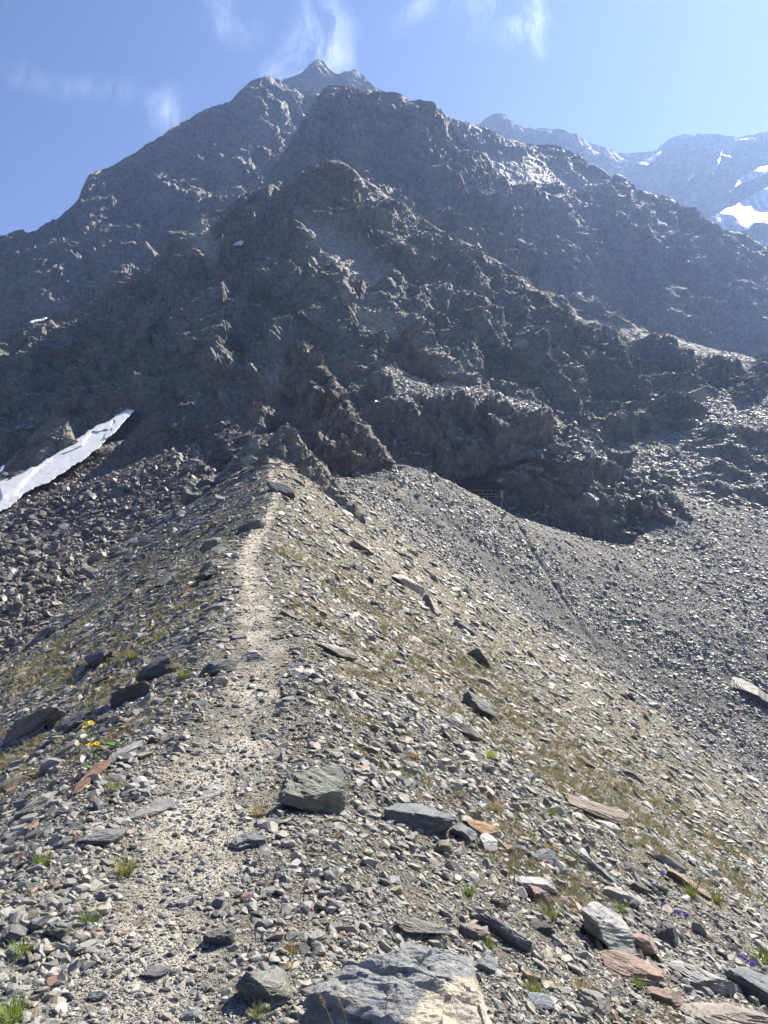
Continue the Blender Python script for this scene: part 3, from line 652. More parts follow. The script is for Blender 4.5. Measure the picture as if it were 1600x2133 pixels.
# a thin share for hidden ground too, so the place holds from the side
Rm = np.broadcast_to(rr[None], GZ.shape)
WT = (dY+.12*np.clip(F*.004*1.5/np.maximum(Rm, 1)*4, 0, 3)*(Rm < 180))*np.abs(wcol)[:, None]
rng = np.random.RandomState(5)
dzx, dzy = None, None
da_ = np.gradient(az)[:, None]; lr = math.log(rr[1]/rr[0])
Za = np.gradient(GZ, axis=0)/(np.maximum(da_, 1e-5)*Rm); Zr = np.gradient(GZ, axis=1)/(lr*Rm)
k5 = 6
def boxs(a, n):
    for _ in range(n): a = smooth1(smooth1(a, 1, 0), 1, 1)
    return a
Za = boxs(Za, 4); Zr = boxs(Zr, 4)
SX = Zr*np.sin(az)[:, None]+Za*np.cos(az)[:, None]; SY = Zr*np.cos(az)[:, None]-Za*np.sin(az)[:, None]
def sample_cells(n, weight):
    w = (weight).ravel(); c = np.cumsum(w); q = np.searchsorted(c, rng.rand(n)*c[-1]); q = np.clip(q, 0, w.size-1)
    i = np.clip(q//NR, 0, NA-2); j = np.clip(q % NR, 0, NR-2); u = rng.rand(n); v = rng.rand(n)
    def B(A): return (A[i, j]*(1-u)+A[i+1, j]*u)*(1-v)+(A[i, j+1]*(1-u)+A[i+1, j+1]*u)*v
    return i, j, B(GX), B(GY), B(GZ), B(SX), B(SY), B(S0), B(BW)
def eulers(nrm, yaw):
    n = len(nrm); z = nrm/np.linalg.norm(nrm, axis=1, keepdims=True)
    ax = np.stack([np.cos(yaw), np.sin(yaw), yaw*0], 1); x = ax-(ax*z).sum(1)[:, None]*z; x /= np.linalg.norm(x, axis=1, keepdims=True); y = np.cross(z, x)
    ry = -np.arcsin(np.clip(x[:, 2], -1, 1)); rx = np.arctan2(y[:, 2], z[:, 2]); rz = np.arctan2(x[:, 1], x[:, 0])
    return np.stack([rx, ry, rz], 1), z
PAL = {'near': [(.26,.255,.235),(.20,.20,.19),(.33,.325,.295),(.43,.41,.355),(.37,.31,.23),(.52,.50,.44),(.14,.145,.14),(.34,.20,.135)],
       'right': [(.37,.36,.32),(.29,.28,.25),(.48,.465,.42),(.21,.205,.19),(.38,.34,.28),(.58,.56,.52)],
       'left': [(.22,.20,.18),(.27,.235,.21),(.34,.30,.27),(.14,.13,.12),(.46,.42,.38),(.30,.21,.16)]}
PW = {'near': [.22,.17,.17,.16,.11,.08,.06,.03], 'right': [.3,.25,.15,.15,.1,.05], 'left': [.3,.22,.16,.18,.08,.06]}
def pal(kind, n):
    p = np.array(PAL[kind]); k = rng.choice(len(p), n, p=np.array(PW[kind])/sum(PW[kind])); return p[k]*rng.uniform(.8, 1.2, (n, 1))
NST = int(850000*min(RES, 1))
i, j, x, y, z, sx, sy, ss, bw = sample_cells(NST, WT)
r = np.hypot(x, y); unit = r/F
isL = (bw > .5) & (ss < 0); isR = (bw > .5) & (ss >= 0); mo = ~(isL | isR)
pth = np.abs(ss) < .30+.1*perlin(np.stack([x, y, x*0], 1).astype(np.float32)/.5, 90)
strk = np.clip(1+.9*perlin(np.stack([(x*.41+y*.91)/5, (x*.91-y*.41)/60, x*0], 1).astype(np.float32), 97), .6, 2.0)
al = np.where(isL, 2.2, np.where(isR, 2.8, 2.3)); smin = np.where(isL, 2.8, np.where(isR, 2.6*strk, np.where(r < 9, 4.2, 3.5)))
smin = np.where(mo & (r < 9), 3.6+.5*(1-r/9), smin)
spx = np.minimum(smin*rng.rand(NST)**(-1/al), np.where(isL, 24, np.where(isR, 13, np.where(mo & (r < 9), 34, 26))))
spx = np.where(pth & mo, np.minimum(spx*.66, 22), spx)
dens = fbm(np.stack([x, y, x*0], 1).astype(np.float32), 3.5, 3, .5, 91)
keep = rng.rand(NST) < np.where(pth & mo, .46, np.where(mo, np.where(ss > 0, .62, .72)+.35*dens, 1.0))
keep &= ~((r < 1.3) & (spx > 20))
keep &= ~((seg_dist(x, y, furrow)[0] < .5) & isR & (spx > 4))
keep &= ~(in_poly(CX+F*x/np.maximum(y, .01), CY-F*z/np.maximum(y, .01), TONGUE) & (y > 60))
L = spx*unit
fx, fy = -sx, -sy; fl = np.arctan2(fy, fx)
yaw = np.where(mo & (rng.rand(NST) < .7), fl+rng.normal(0, .5, NST), rng.rand(NST)*6.28)
tl = np.where(mo, .22, np.where(isR, .3, .5))[:, None]
rv_ = rng.normal(size=(NST, 3)); bg = rng.rand(NST)
nrm = np.stack([-sx, -sy, x*0+1], 1); nrm /= np.linalg.norm(nrm, axis=1, keepdims=True)
nrm = nrm+rv_*tl
rot, zz = eulers(nrm, yaw)
wd = rng.uniform(.5, .95, NST); th = np.where(mo, np.where(r < 9, rng.uniform(.3, .7, NST), rng.uniform(.18, .45, NST)), np.where(isR, rng.uniform(.25, .6, NST), rng.uniform(.35, .85, NST)))
scl = np.stack([L*.55, L*.55*wd, L*.55*th], 1)
ptz = z+scl[:, 2]*.35
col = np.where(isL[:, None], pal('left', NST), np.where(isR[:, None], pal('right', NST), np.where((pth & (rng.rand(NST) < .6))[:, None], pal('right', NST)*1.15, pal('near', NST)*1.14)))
big_ = keep
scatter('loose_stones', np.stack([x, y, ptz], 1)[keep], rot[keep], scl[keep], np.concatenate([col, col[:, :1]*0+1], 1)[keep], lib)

# scree and blocks resting on the gentler ledges of the rock
def ledge_stones(name, rel, n, smin, smax, nzmin, kind, al=2.3, box=None):
    V, un = RELIEFS[rel]; vx = V[..., 0]/V[..., 1]*F+CX; vy = CY-V[..., 2]/V[..., 1]*F
    du = np.gradient(smooth1(smooth1(V, 3, 0), 3, 1), axis=0); dv = np.gradient(smooth1(smooth1(V, 3, 0), 3, 1), axis=1); nn = np.cross(du, dv); nn /= np.linalg.norm(nn, axis=-1, keepdims=True)+1e-9
    nn = np.where(nn[..., 2:] < 0, -nn, nn); w = (nn[..., 2] > nzmin)*1.0*(vx > -20)*(vx < 1620)
    if box is not None: w = np.maximum(w, in_poly(vx, vy, box)*(nn[..., 2] > .5))
    w[:2] = 0; w[-2:] = 0; w = w.ravel(); c = np.cumsum(w); q = np.clip(np.searchsorted(c, rng.rand(n)*c[-1]), 0, w.size-1)
    p = V.reshape(-1, 3)[q]+rng.normal(0, un*1.0, (n, 3)); nq = nn.reshape(-1, 3)[q]*.5+np.array([0, 0, .5])+rng.normal(0, .14, (n, 3))
    L = np.minimum(smin*rng.rand(n)**(-1/al), smax)*un; rt, _ = eulers(nq, rng.rand(n)*6.28)
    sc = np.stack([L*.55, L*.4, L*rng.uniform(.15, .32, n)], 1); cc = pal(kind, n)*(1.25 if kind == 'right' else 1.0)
    scatter(name, p, rt, sc, np.concatenate([cc, cc[:, :1]*0+1], 1), lib)
ledge_stones('scree_on_hillock', 'rock_hillock', 60000, 3.0, 14, .80, 'right', box=[(1240,860),(1500,800),(1620,820),(1620,900),(1470,900),(1380,960),(1300,960)])
ledge_stones('scree_on_buttress', 'rock_buttress', 12000, 3.0, 14, .80, 'right', box=[(780,740),(900,790),(1050,820),(1180,860),(1280,960),(1150,900),(1050,850),(900,840),(800,800)])
ledge_stones('scree_on_massif', 'mountain_massif', 36000, 2.4, 9, .84, 'right')
ledge_stones('rubble_on_knob', 'rock_knob', 2500, 3.0, 14, .75, 'near')

# hand placed rocks, each where the photograph has it
MED = {}
def proj(p): return np.array([CX+F*p[0]/p[1], CY-F*p[2]/p[1]])
def place(px, py, L, Wd, H, ang, col, label, seed=None, lvl=4, tilt=0.0, roll=0.0, sink=.3, d=None, name='rock', cat='rock', group=None, cuts=10, rough=1.0, planes=(), me=None, lo=.55, hi=.88, flat=1.0):
    """px,py = middle of its footprint in the photograph, L/Wd/H in photograph pixels at its distance, ang = slant of its long side"""
    i, j = ground_hit(px, py); x, y = GX[i, j], GY[i, j]; x = (px-CX)/F*y; z = ground_z(x, y)
    n = ground_n(x, y, max(.12, L*y/F*.5)) if d is None else np.array([0, -.6, .8])
    if d is not None: x, y, z = P3(px, py, d)
    u = y/F
    e1 = np.cross([0, 1, 0], n); e1 /= np.linalg.norm(e1); e2 = np.cross(n, e1)
    p0 = np.array([x, y, z]); h = 1e-3*y
    J = np.stack([(proj(p0+h*e1)-proj(p0))/h, (proj(p0+h*e2)-proj(p0))/h], 1)
    dirv = np.array([math.cos(math.radians(ang)), math.sin(math.radians(ang))])
    ab = np.linalg.solve(J, dirv); ax = ab[0]*e1+ab[1]*e2; ln = np.linalg.norm(ax); ax /= ln
    length = min(L*ln, L*u*2.2)
    # world direction of the long side, lying on the slope, then tilted
    ay = np.cross(n, ax)
    Rm_ = Matrix((ax, ay, n)).transposed() @ Matrix.Rotation(math.radians(roll), 3, 'X') @ Matrix.Rotation(math.radians(tilt), 3, 'Y')
    if me is None:
        v, f = rock_geo(seed if seed is not None else int(px*7+py), lvl, cuts, flat, rough, planes, lo, hi)
        s = np.array([length/2, Wd*u/2, H*u/2]); me = mesh_np(name, v*s[None].astype(np.float32), f, M_STONE, make=False); sc_ = (1, 1, 1)
    else: sc_ = (length/2, Wd*u/2, H*u/2)
    o = link(bpy.data.objects.new(name, me)); o.rotation_euler = Rm_.to_euler(); o.scale = sc_
    o.location = (p0+n*H*u*(.5-sink)).tolist(); o.color = (*col, 1)
    return tag(o, label, cat, group)
GREY=(.27,.285,.29); DARK=(.13,.14,.15); PALE=(.44,.44,.42); WHITE=(.55,.545,.53); TAN=(.38,.33,.25); RUST=(.33,.17,.10); PINK=(.42,.29,.23); GREEN=(.30,.31,.26); BLUE=(.20,.225,.25); ORNG=(.42,.25,.13)
ROCKS = [
 (535,2075,150,110,75,-8,GREEN,'grey-green layered boulder left of the big foreground slab',12),
 (636,1680,140,95,150,-2,GREEN,'grey-green slanted boulder with a deep shadow on the right edge of the path',18),
 (888,1722,150,100,62,4,BLUE,'smooth dark blue-grey rounded boulder right of the path',0),
 (1003,1733,75,50,36,12,ORNG,'flat orange-brown rock right of the dark blue-grey boulder',5),
 (968,1745,52,50,38,-10,BLUE,'small angular grey rock wedged between the dark boulder and the orange-brown rock',0),
 (516,1762,84,60,46,-6,GREY,'rounded grey boulder at the right edge of the path below the slanted boulder',0),
 (1015,1765,46,40,36,-20,WHITE,'small whitish rounded rock below the orange-brown rock',0),
 (924,1776,34,30,38,0,TAN,'small upright tan block below the dark blue-grey boulder',0),
 (1050,1772,36,30,26,0,ORNG,'small orange cube-shaped stone beside the whitish rounded rock',0),
 (1252,1955,128,110,86,12,WHITE,'large white and grey boulder in the bottom right group',0),
 (1335,1978,74,76,58,10,PINK,'pinkish red block beside the large white boulder',0),
 (1385,1958,76,60,52,38,DARK,'dark grey boulder behind the pinkish red block',0),
 (1308,2030,140,78,46,14,(.40,.27,.20),'orange-brown flat slab with a dark front edge in the bottom right',-4),
 (1442,2045,170,110,52,20,PALE,'broad pale striped slab at the bottom right',-4),
 (1572,2070,120,110,80,14,BLUE,'big dark blue-grey boulder at the right edge of the bottom',0),
 (1385,2090,82,52,40,14,(.38,.24,.18),'small reddish slab below the orange-brown flat slab',0),
 (1530,2128,230,90,56,8,(.40,.35,.30),'long smooth tan slab at the bottom right corner',0),
 (1042,1950,165,52,48,35,GREY,'long narrow grey slab lying diagonally above the big foreground slab',-4),
 (990,1950,64,44,34,8,(.26,.22,.18),'brown block beside the long narrow diagonal slab',0),
 (864,1942,120,62,38,8,(.22,.21,.19),'dark flat slab just behind the big foreground slab',0),
 (452,1966,76,50,46,-8,(.15,.15,.14),'dark angular rock on the right side of the path near the bottom',0),
 (122,1950,68,52,44,-6,GREEN,'pale greenish boulder near the left edge low in the picture',0),
 (192,1622,118,52,24,-38,RUST,'rust-red slab below the yellow flowers',-6),
 (262,1572,96,44,22,-30,PALE,'long pale slab above and right of the rust-red slab',0),
 (62,1522,150,80,50,-14,(.30,.27,.23),'large tan and grey boulder at the left edge',0),
 (158,1512,86,40,34,-30,GREY,'grey slab leaning against the large boulder at the left edge',0),
 (270,1462,98,60,56,-18,DARK,'dark block above the yellow flowers',0),
 (212,1488,44,34,26,-24,PALE,'pale slab end beside the dark block above the yellow flowers',0),
 (332,1408,92,66,64,-20,(.17,.17,.16),'dark layered boulder on the left flank below the flat grey slab',0),
 (206,1382,56,46,40,-12,DARK,'dark boulder on the left flank above a single yellow flower',0),
 (372,1358,90,50,16,-18,GREY,'flat grey slab on the left flank above the dark layered boulder',0),
 (522,1376,66,46,30,-4,WHITE,'pale flat-topped stone at the left edge of the path',0),
 (452,1404,96,42,40,-16,DARK,'dark block touching the pale flat-topped stone beside the path',0),
 (388,1507,52,34,30,-4,(.19,.21,.21),'small dark block left of the path',0),
 (108,1608,86,52,44,-10,WHITE,'whitish boulder left of the rust-red slab',0),
 (322,1548,36,26,26,-4,(.22,.22,.2),'small square block at the right end of the long pale slab',0),
 (85,1682,130,48,34,-32,PALE,'long pale slab low on the left flank',0),
 (226,1756,126,56,44,-16,(.20,.21,.21),'long dark slab at the left edge of the path',0),
 (310,1692,110,50,14,-24,GREY,'thin grey slab sunk into the left side of the path',0),
 (442,1645,68,40,10,-28,PALE,'pale flat stone sunk into the middle of the path',0),
 (700,1366,104,52,26,20,(.45,.41,.35),'long pale tan slab right of the path',0),
 (616,1389,66,18,9,2,GREY,'thin dark slab lying across the path',0),
 (956,1524,118,44,34,34,(.40,.37,.32),'long pale brown slab with a dark lower end on the right flank',0),
 (988,1482,78,52,46,32,(.16,.16,.15),'dark jagged rock above the long pale brown slab on the right flank',0),
 (1238,1698,150,62,40,27,(.32,.24,.18),'long rusty brown slab on the right flank',-4),
 (1270,1726,66,26,18,24,WHITE,'white slab under the lower end of the long rusty brown slab',0),
 (1222,1805,158,42,36,33,GREY,'long grey-blue slab above the large white boulder on the right flank',0),
 (1436,1848,110,66,24,26,(.42,.32,.22),'flat tan-orange slab on the right flank near the purple flowers',0),
 (1388,1800,88,26,26,27,PALE,'pale narrow slab above the flat tan-orange slab',0),
 (1010,1424,66,34,18,24,(.46,.44,.41),'pale slab in the middle of the right flank',0),
 (994,1378,76,44,40,34,(.15,.15,.14),'dark boulder above the pale slab in the middle of the right flank',0),
 (850,1222,72,34,24,28,(.44,.39,.34),'pale tan slab on the upper right flank',0),
 (896,1268,48,30,28,48,(.16,.15,.14),'dark slab below the pale tan slab on the upper right flank',0),
 (960,1310,46,22,20,30,(.15,.15,.15),'dark stone on the edge of the upper right flank',0),
 (522,1104,72,40,32,-12,(.16,.16,.16),'dark flat-topped rock beside the path high on the crest',0),
 (452,1154,62,34,26,-30,(.14,.145,.15),'dark slab on the upper left flank below the crest',0),
 (590,1030,64,44,30,26,(.14,.14,.14),'dark leaning boulder near the top of the crest path',0),
 (553,968,20,18,32,0,(.24,.20,.17),'small upright stone standing on the crest where the path ends',0),
 (458,1046,22,20,30,-10,PALE,'pale blocky rock on the left skyline of the upper crest',0),
 (745,1190,38,26,20,10,(.17,.17,.18),'dark round stone on the upper right flank',0),
 (1214,1592,56,32,24,34,(.12,.11,.10),'dark hollow slab low on the right flank',0),
 (706,1104,52,34,24,34,(.19,.18,.17),'upper slab of the broken rocks right of the crest',0),
 (745,1146,60,30,26,36,(.22,.2,.18),'lower slab of the broken rocks right of the crest',0),
 (186,1194,44,32,18,14,(.38,.31,.25),'pale tan slab lying on the dark scree to the left',0),
 (1562,1446,110,60,26,26,(.06,.06,.065),'dark rock outcrop sticking out of the scree at the right edge',0),
 (1112,1848,88,56,40,16,WHITE,'white angular rock above the long diagonal slab',0),
 (1118,1874,52,44,36,20,(.33,.21,.17),'dark red rock under the white angular rock',0),
 (1280,1874,60,42,32,18,(.52,.48,.42),'cream rounded stone above the large white boulder',0),
 (766,1801,32,28,26,-6,WHITE,'white block below the dark blue-grey boulder',0),
 (454,1888,34,26,24,-8,(.40,.44,.44),'small pale green-white stone on the path near the bottom',0),
 (385,1884,42,28,16,-12,WHITE,'flat white stone on the path near the bottom',0),
 (660,1962,46,36,26,-30,(.34,.33,.3),'upper one of two grey stones left of the big slab',0),
 (1135,1790,70,46,30,16,BLUE,'flat blue-grey rock above the white angular rock',0),
 (1012,2020,62,44,34,22,(.36,.38,.39),'blue-grey stone at the right side of the big foreground slab',0),
 (1118,2098,58,44,36,10,(.30,.34,.37),'striped blue-grey stone at the bottom right of the big slab',0),
 (1235,2100,70,54,40,12,(.40,.39,.36),'rough grey rock below the orange-brown flat slab',0),
 (320,2030,70,52,18,-18,(.24,.23,.25),'dark purple-grey stone sunk in the path near the bottom',0),
 (200,2085,46,30,24,-8,PALE,'pale stone on the path at the bottom left',0),
 (398,2120,54,34,26,-12,PALE,'pale grey stone at the bottom edge of the path',0),
 (575,1332,30,16,10,-4,DARK,'small dark flat stone in the middle of the path',0),
 (605,1462,34,24,18,-8,(.36,.38,.4),'small grey-white rock on the right part of the path',0),
 (530,1528,24,16,14,-8,DARK,'small dark stone in the middle of the wide path',0),
 (445,1272,46,26,18,-14,PALE,'pale slab left of the path on the middle crest',0),
 (500,1330,36,22,12,-8,GREY,'grey flat stone at the left edge of the path above the pale flat-topped stone',0),
 (350,1216,52,26,26,-36,DARK,'dark leaning slab on the middle of the left flank',0),
 (820,1470,60,22,16,22,PALE,'thin pale slab on the right flank below the long tan slab',0),
 (690,1216,46,26,16,18,PALE,'whitish stone on the upper right flank',0),
 (600,1284,44,20,14,20,PINK,'small pinkish slab just right of the path',0),
 (80,1935,60,40,34,-24,GREY,'grey stone beside the pale greenish boulder at the left',0),
 (40,1640,80,40,40,-30,(.25,.21,.17),'brown slab at the left edge below the whitish boulder',0),
 (28,1960,60,50,36,-10,(.24,.24,.24),'dark grey stone at the left edge low in the picture',0),
]
for k, (px, py, L_, W_, H_, an, c_, lb, tl_) in enumerate(ROCKS):
    place(px, py, L_, W_, H_, an, c_, lb, seed=900+k, lvl=5 if L_ > 100 else 4, tilt=tl_, sink=.32)
for (px, py, L_, W_, H_, an, c_, lb, d_) in [
  (529,930,24,18,16,-6,(.42,.42,.34),'pale green-grey block on the left side of the rock knob',86.5),
  (556,912,18,15,14,0,(.46,.45,.38),'small bright block on top of the rock knob',87.5),
  (523,962,44,24,20,8,(.50,.48,.42),'bright flat block at the left foot of the rock knob',85),
  (586,935,20,15,12,10,(.40,.39,.33),'tan block in the middle of the rock knob',86),
  (606,902,30,24,30,24,(.24,.25,.21),'green-grey rock tooth at the top of the rock knob',93),
  (642,985,32,26,28,30,(.25,.24,.22),'dark cracked block on the right side of the rock knob',82),
  (1452,824,40,34,34,0,(.38,.37,.33),'pale round block on the skyline of the scree hillock at the right',204),
   (1085,722,30,24,22,-20,(.42,.40,.36),'single pale boulder high on the shaded massif right of the middle',214),
  (1232,1042,44,36,30,10,(.20,.19,.16),'dark rounded rock at the foot of the buttress right of the hut',143),
  (408,1040,90,70,64,-14,(.22,.20,.19),'large brown-grey rock mass in the shade left of the crest path',90),
  (440,1010,60,50,50,-30,(.22,.20,.18),'brown rock above the shaded rock mass left of the crest',91)]:
    place(px, py, L_, W_, H_, an, c_, lb, seed=int(px+py), lvl=5, d=d_, sink=.4, rough=1.3)
# medium rocks: too alike to tell apart one by one, each its own object
mlib = []
for k in range(10):
    v, f = rock_geo(300+k, 4, 9+k % 4, 1.0, 1.1, lo=.45, hi=.82); mlib.append(mesh_np('rock', v, f, M_STONE, make=False))
def medium(n, sel, lo, hi, kind, label, group, thick, flatang, cat='rock'):
    done = 0; tries = 0
    WV = dY*np.abs(wcol)[:, None]*sel
    i, j, x, y, z, sx, sy, ss, bw = sample_cells(n, WV)
    for k in range(n):
        px = CX+F*x[k]/y[k]; py = CY-F*z[k]/y[k]
        if not (10 < px < 1590 and py < 2125): continue
        sz = min(lo*rng.rand()**(-1/2.2), hi)
        o = place(px, py, sz, sz*rng.uniform(.45, .8), sz*thick*rng.uniform(.7, 1.3), flatang*(.75+.5*rng.rand())*(1 if x[k] > crest_x(y[k]) else -1),
                  tuple(pal(kind, 1)[0]), label, me=mlib[rng.randint(10)], sink=.3, cat=cat, group=group, tilt=rng.normal(0, 5), roll=rng.normal(0, 8))
pathsel = (np.abs(S0) < .6)
medium(110, (BW < .3) & (S0 > .6) & (Rm < 60), 26, 60, 'near', 'loose grey or tan slate piece on the right flank of the crest', 'medium slates on the right flank', .34, 26)
medium(60, (BW < .3) & (S0 < -.7) & (Rm < 60), 26, 60, 'near', 'loose grey slate piece on the left flank of the crest', 'medium slates on the left flank', .42, 22)
medium(45, (BW > .7) & (S0 < 0), 13, 28, 'left', 'angular brown-grey scree block on the left slope', 'blocks on the left scree', .7, 8)

# ------------------------------------------------------------------ the big slab in the foreground
def big_slab():
    o2 = [(632,2062,2.36),(650,2035,2.42),(700,2008,2.50),(742,1998,2.55),(783,1990,2.60),(808,1984,2.66),(860,1978,2.72),(905,1968,2.78),(945,1966,2.82),(985,1975,2.80),
          (992,2010,2.70),(1006,2050,2.58),(1016,2085,2.48),(1022,2135,2.34),(960,2190,2.18),(915,2195,2.14),(868,2158,2.20),(820,2122,2.27),(772,2100,2.31),(725,2078,2.34),(690,2068,2.36),(658,2058,2.38)]
    pts = np.array([P3(822+(q[0]-822)*.93, 2133+(q[1]-2133)*.93+4, q[2]) for q in o2]); n = 260
    seg = np.linalg.norm(np.roll(pts, -1, 0)-pts, axis=1); cum = np.concatenate([[0], np.cumsum(seg)]); cl = np.concatenate([pts, pts[:1]])
    tt = np.linspace(0, cum[-1], n, endpoint=False); ring = np.stack([np.interp(tt, cum, cl[:, k]) for k in range(3)], 1)
    c = ring.mean(0); nt_ = np.cross(ring[60]-c, ring[0]-c); nt_ /= np.linalg.norm(nt_); nt_ *= np.sign(nt_[2])
    rows_ = []
    for k in np.linspace(0.004, 1, 110): rows_.append((c+(ring-c)*k, 1.0))
    top_n = len(rows_)
    for k in np.linspace(0.02, 1, 60):
        q = c+(ring-c)*(1-.30*k); q = q-np.array([0, 0, .62])*k
        rows_.append((q, 0))
    V = np.stack([r[0] for r in rows_]); nr = len(rows_)
    p = V.reshape(-1, 3).astype(np.float32)
    # bedding runs diagonally across the top
    u = p@np.array([.83, .30, -.2], np.float32); w = p@np.array([-.35, .9, .1], np.float32)
    st = np.stack([u*2.2+w*1.0, w*9+u*3.5, p[:, 2]*3], 1).astype(np.float32)
    d = .012*fbm(st, 1.0, 5, .55, 7, True)+.020*facet(np.stack([u*3.2, w*7, p[:, 2]*4], 1).astype(np.float32), 1, 9, .8)+.03*perlin(p*3.3, 5)+.004*fbm(p, .03, 3, .6, 15)
    # split lines: two deep chipped seams
    for (a0, b0, dep, wd_) in (((745,2010,2.54),(965,2110,2.42), .035, .014), ((700,2030,2.45),(800,2060,2.42), .02, .010), ((860,2000,2.66),(930,2060,2.56), .02, .010)):
        a_, b_ = P3(*a0), P3(*b0); ab = b_-a_; t_ = np.clip(((p-a_)@ab)/(ab@ab), 0, 1); ds = np.linalg.norm(p-a_-t_[:, None]*ab, axis=1)+.03*perlin(p*9, 3)
        d -= dep*np.exp(-(ds/wd_)**2); d += dep*.5*np.clip(1-(np.abs(ds-.05)/.05), 0, 1)
    side = np.zeros(nr); side[top_n:] = 1; side = np.repeat(side, n)
    rad = p-c[None].astype(np.float32); rad[:, 2] = 0; rad /= np.linalg.norm(rad, axis=1, keepdims=True)+1e-6
    lay = np.stack([p[:, 0]*2, p[:, 1]*2, p[:, 2]*14], 1).astype(np.float32)
    ds_ = .022*fbm(lay, 1, 4, .6, 21, True)+.03*facet(lay, 1.6, 22, .7)
    edge = np.clip(np.abs(np.repeat(np.arange(nr), n)-top_n)/6, 0, 1)
    nt32 = nt_.astype(np.float32)
    V2 = p+nt32[None]*(d*(1-side))[:, None]+rad*(ds_*side)[:, None]
    V2[:, 2] -= ((1-edge)*.006)
    f = []
    i = np.arange(nr-1)[:, None]*n; j = np.arange(n)[None]; j2 = (j+1) % n
    f = np.stack([i+j, i+j2, i+n+j2, i+n+j], -1).reshape(-1, 4)
    V2 = np.concatenate([V2, V2[:n].mean(0, keepdims=True)])
    # material: blue-grey schist with a brown weathered band and a cream crust at the right
    m, t, b = new_mat('slab_schist', .48, .5)
    pos = t.add('ShaderNodeNewGeometry').outputs['Position']
    mp = t.add('ShaderNodeMapping', ins={0: pos}); mp.inputs['Rotation'].default_value = (0, 0, -.5); mp.inputs['Scale'].default_value = (1, 4, 3)
    n1 = t.noise(mp.outputs[0], 7, 7, .68, .6); n2 = t.noise(pos, 26, 6, .7); n3 = t.noise(pos, 5, 5, .6, .5); n4 = t.noise(pos, 11, 7, .7, 1.2)
    c_ = t.mix(t.mapr(n1, .3, .7), (.13, .145, .16, 1), (.30, .315, .32, 1))
    c_ = t.mix(t.mapr(n2, .3, .7, .4, 0), c_, (.10, .105, .115, 1))
    c_ = t.mix(t.mapr(n3, .6, .72, 0, .45), c_, (.42, .34, .25, 1))
    sx_ = t.add('ShaderNodeSeparateXYZ', ins={0: pos})
    band = t.math('ADD', t.math('MULTIPLY_ADD', sx_.outputs[1], -.55, sx_.outputs[0]), t.math('MULTIPLY', n4, .16))
    right = t.mapr(band, -1.09+.0, -1.05+.0)
    right = t.mapr(band, -1.12, -1.08)
    br = t.mix(t.mapr(sx_.outputs[1], 2.55, 2.68), (.50, .45, .34, 1), (.20, .16, .13, 1))
    br = t.mix(t.mapr(n4, .46, .52), t.mix(.5, br, (.26, .25, .25, 1)), br)
    c_ = t.mix(right, c_, br)
    t.l.new(c_, b.inputs['Base Color'])
    bp = t.add('ShaderNodeBump', ins={'Height': n1, 'Strength': .7, 'Distance': .02}); bp2 = t.add('ShaderNodeBump', ins={'Height': n2, 'Strength': .6, 'Distance': .008, 'Normal': bp.outputs[0]})
    t.l.new(bp2.outputs[0], b.inputs['Normal'])
    o = mesh_np('boulder', V2, f, m, None, False)
    return tag(o, 'biggest blue-grey slab with a cream crust on its right side, at the bottom', 'boulder')
big_slab()

# ------------------------------------------------------------------ grass and flowers
def leaf_mat(name, inst, col=None, trans=.25):
    m, t, b = new_mat(name, .6, .3)
    if inst: a = t.add('ShaderNodeAttribute', attribute_name='col'); a.attribute_type = 'INSTANCER'; c_ = a.outputs['Color']
    elif col: c_ = None; b.inputs['Base Color'].default_value = (*col, 1)
    else: c_ = t.add('ShaderNodeObjectInfo').outputs['Color']
    tr = t.add('ShaderNodeBsdfTranslucent')
    if c_ is not None: t.l.new(c_, b.inputs['Base Color']); t.l.new(c_, tr.inputs[0])
    else: tr.inputs[0].default_value = (*col, 1)
    mx = t.add('ShaderNodeMixShader'); mx.inputs[0].default_value = trans
    out = [q for q in t.n if q.type == 'OUTPUT_MATERIAL'][0]
    t.l.new(b.outputs[0], mx.inputs[1]); t.l.new(tr.outputs[0], mx.inputs[2]); t.l.new(mx.outputs[0], out.inputs[0])
    return m
M_GRI = leaf_mat('grass_blade_loose', True, None, .35); M_GR = leaf_mat('grass_blade', False, None, .35)
def tuft_geo(seed, n, wid=.03, spread=.55):
    rs = np.random.RandomState(seed); V = []; Fc = []
    for k in range(n):
        a = rs.rand()*6.283; r0 = rs.rand()**.5*.35; h = rs.uniform(.45, 1); ln = rs.uniform(.1, 1)*spread
        b0 = np.array([math.cos(a)*r0, math.sin(a)*r0, -.05]); a2 = a+rs.normal(0, .7); dr = np.array([math.cos(a2), math.sin(a2), 0]); sd = np.array([-dr[1], dr[0], 0])*wid
        base = len(V)
        for q, w in ((0, 1), (.4, .8), (.75, .5), (1, .08)):
            c = b0+dr*ln*q**1.8+np.array([0, 0, h*(q-.25*q*q*ln)]); V += [c-sd*w, c+sd*w]
        for q in range(3): Fc.append([base+2*q, base+2*q+1, base+2*q+3, base+2*q+2])
    return np.array(V), np.array(Fc)
glib = bpy.data.collections.new('tuft_shapes')
for k in range(6):
    v, f = tuft_geo(500+k, 16, .05); glib.objects.link(bpy.data.objects.new('tuft', mesh_np('tuft', v, f, M_GRI, make=False)))
ng_ = 15000
pz = np.stack([gxx, gyy, gxx*0], 1).astype(np.float32)
gden = np.clip(.15+fbm(pz, 1.6, 3, .6, 95)+.35*fbm(pz, 7, 2, .5, 96), 0, 1).reshape(NA, NR)
gden *= (BW < .6)*np.clip((np.abs(S0)-.45)*2, 0, 1)*(np.where(S0 > 0, 1.0, .8))
i, j, x, y, z, sx, sy, ss, bw = sample_cells(ng_, WT*gden*np.clip(.5+Rm/8, 0, 1.5))
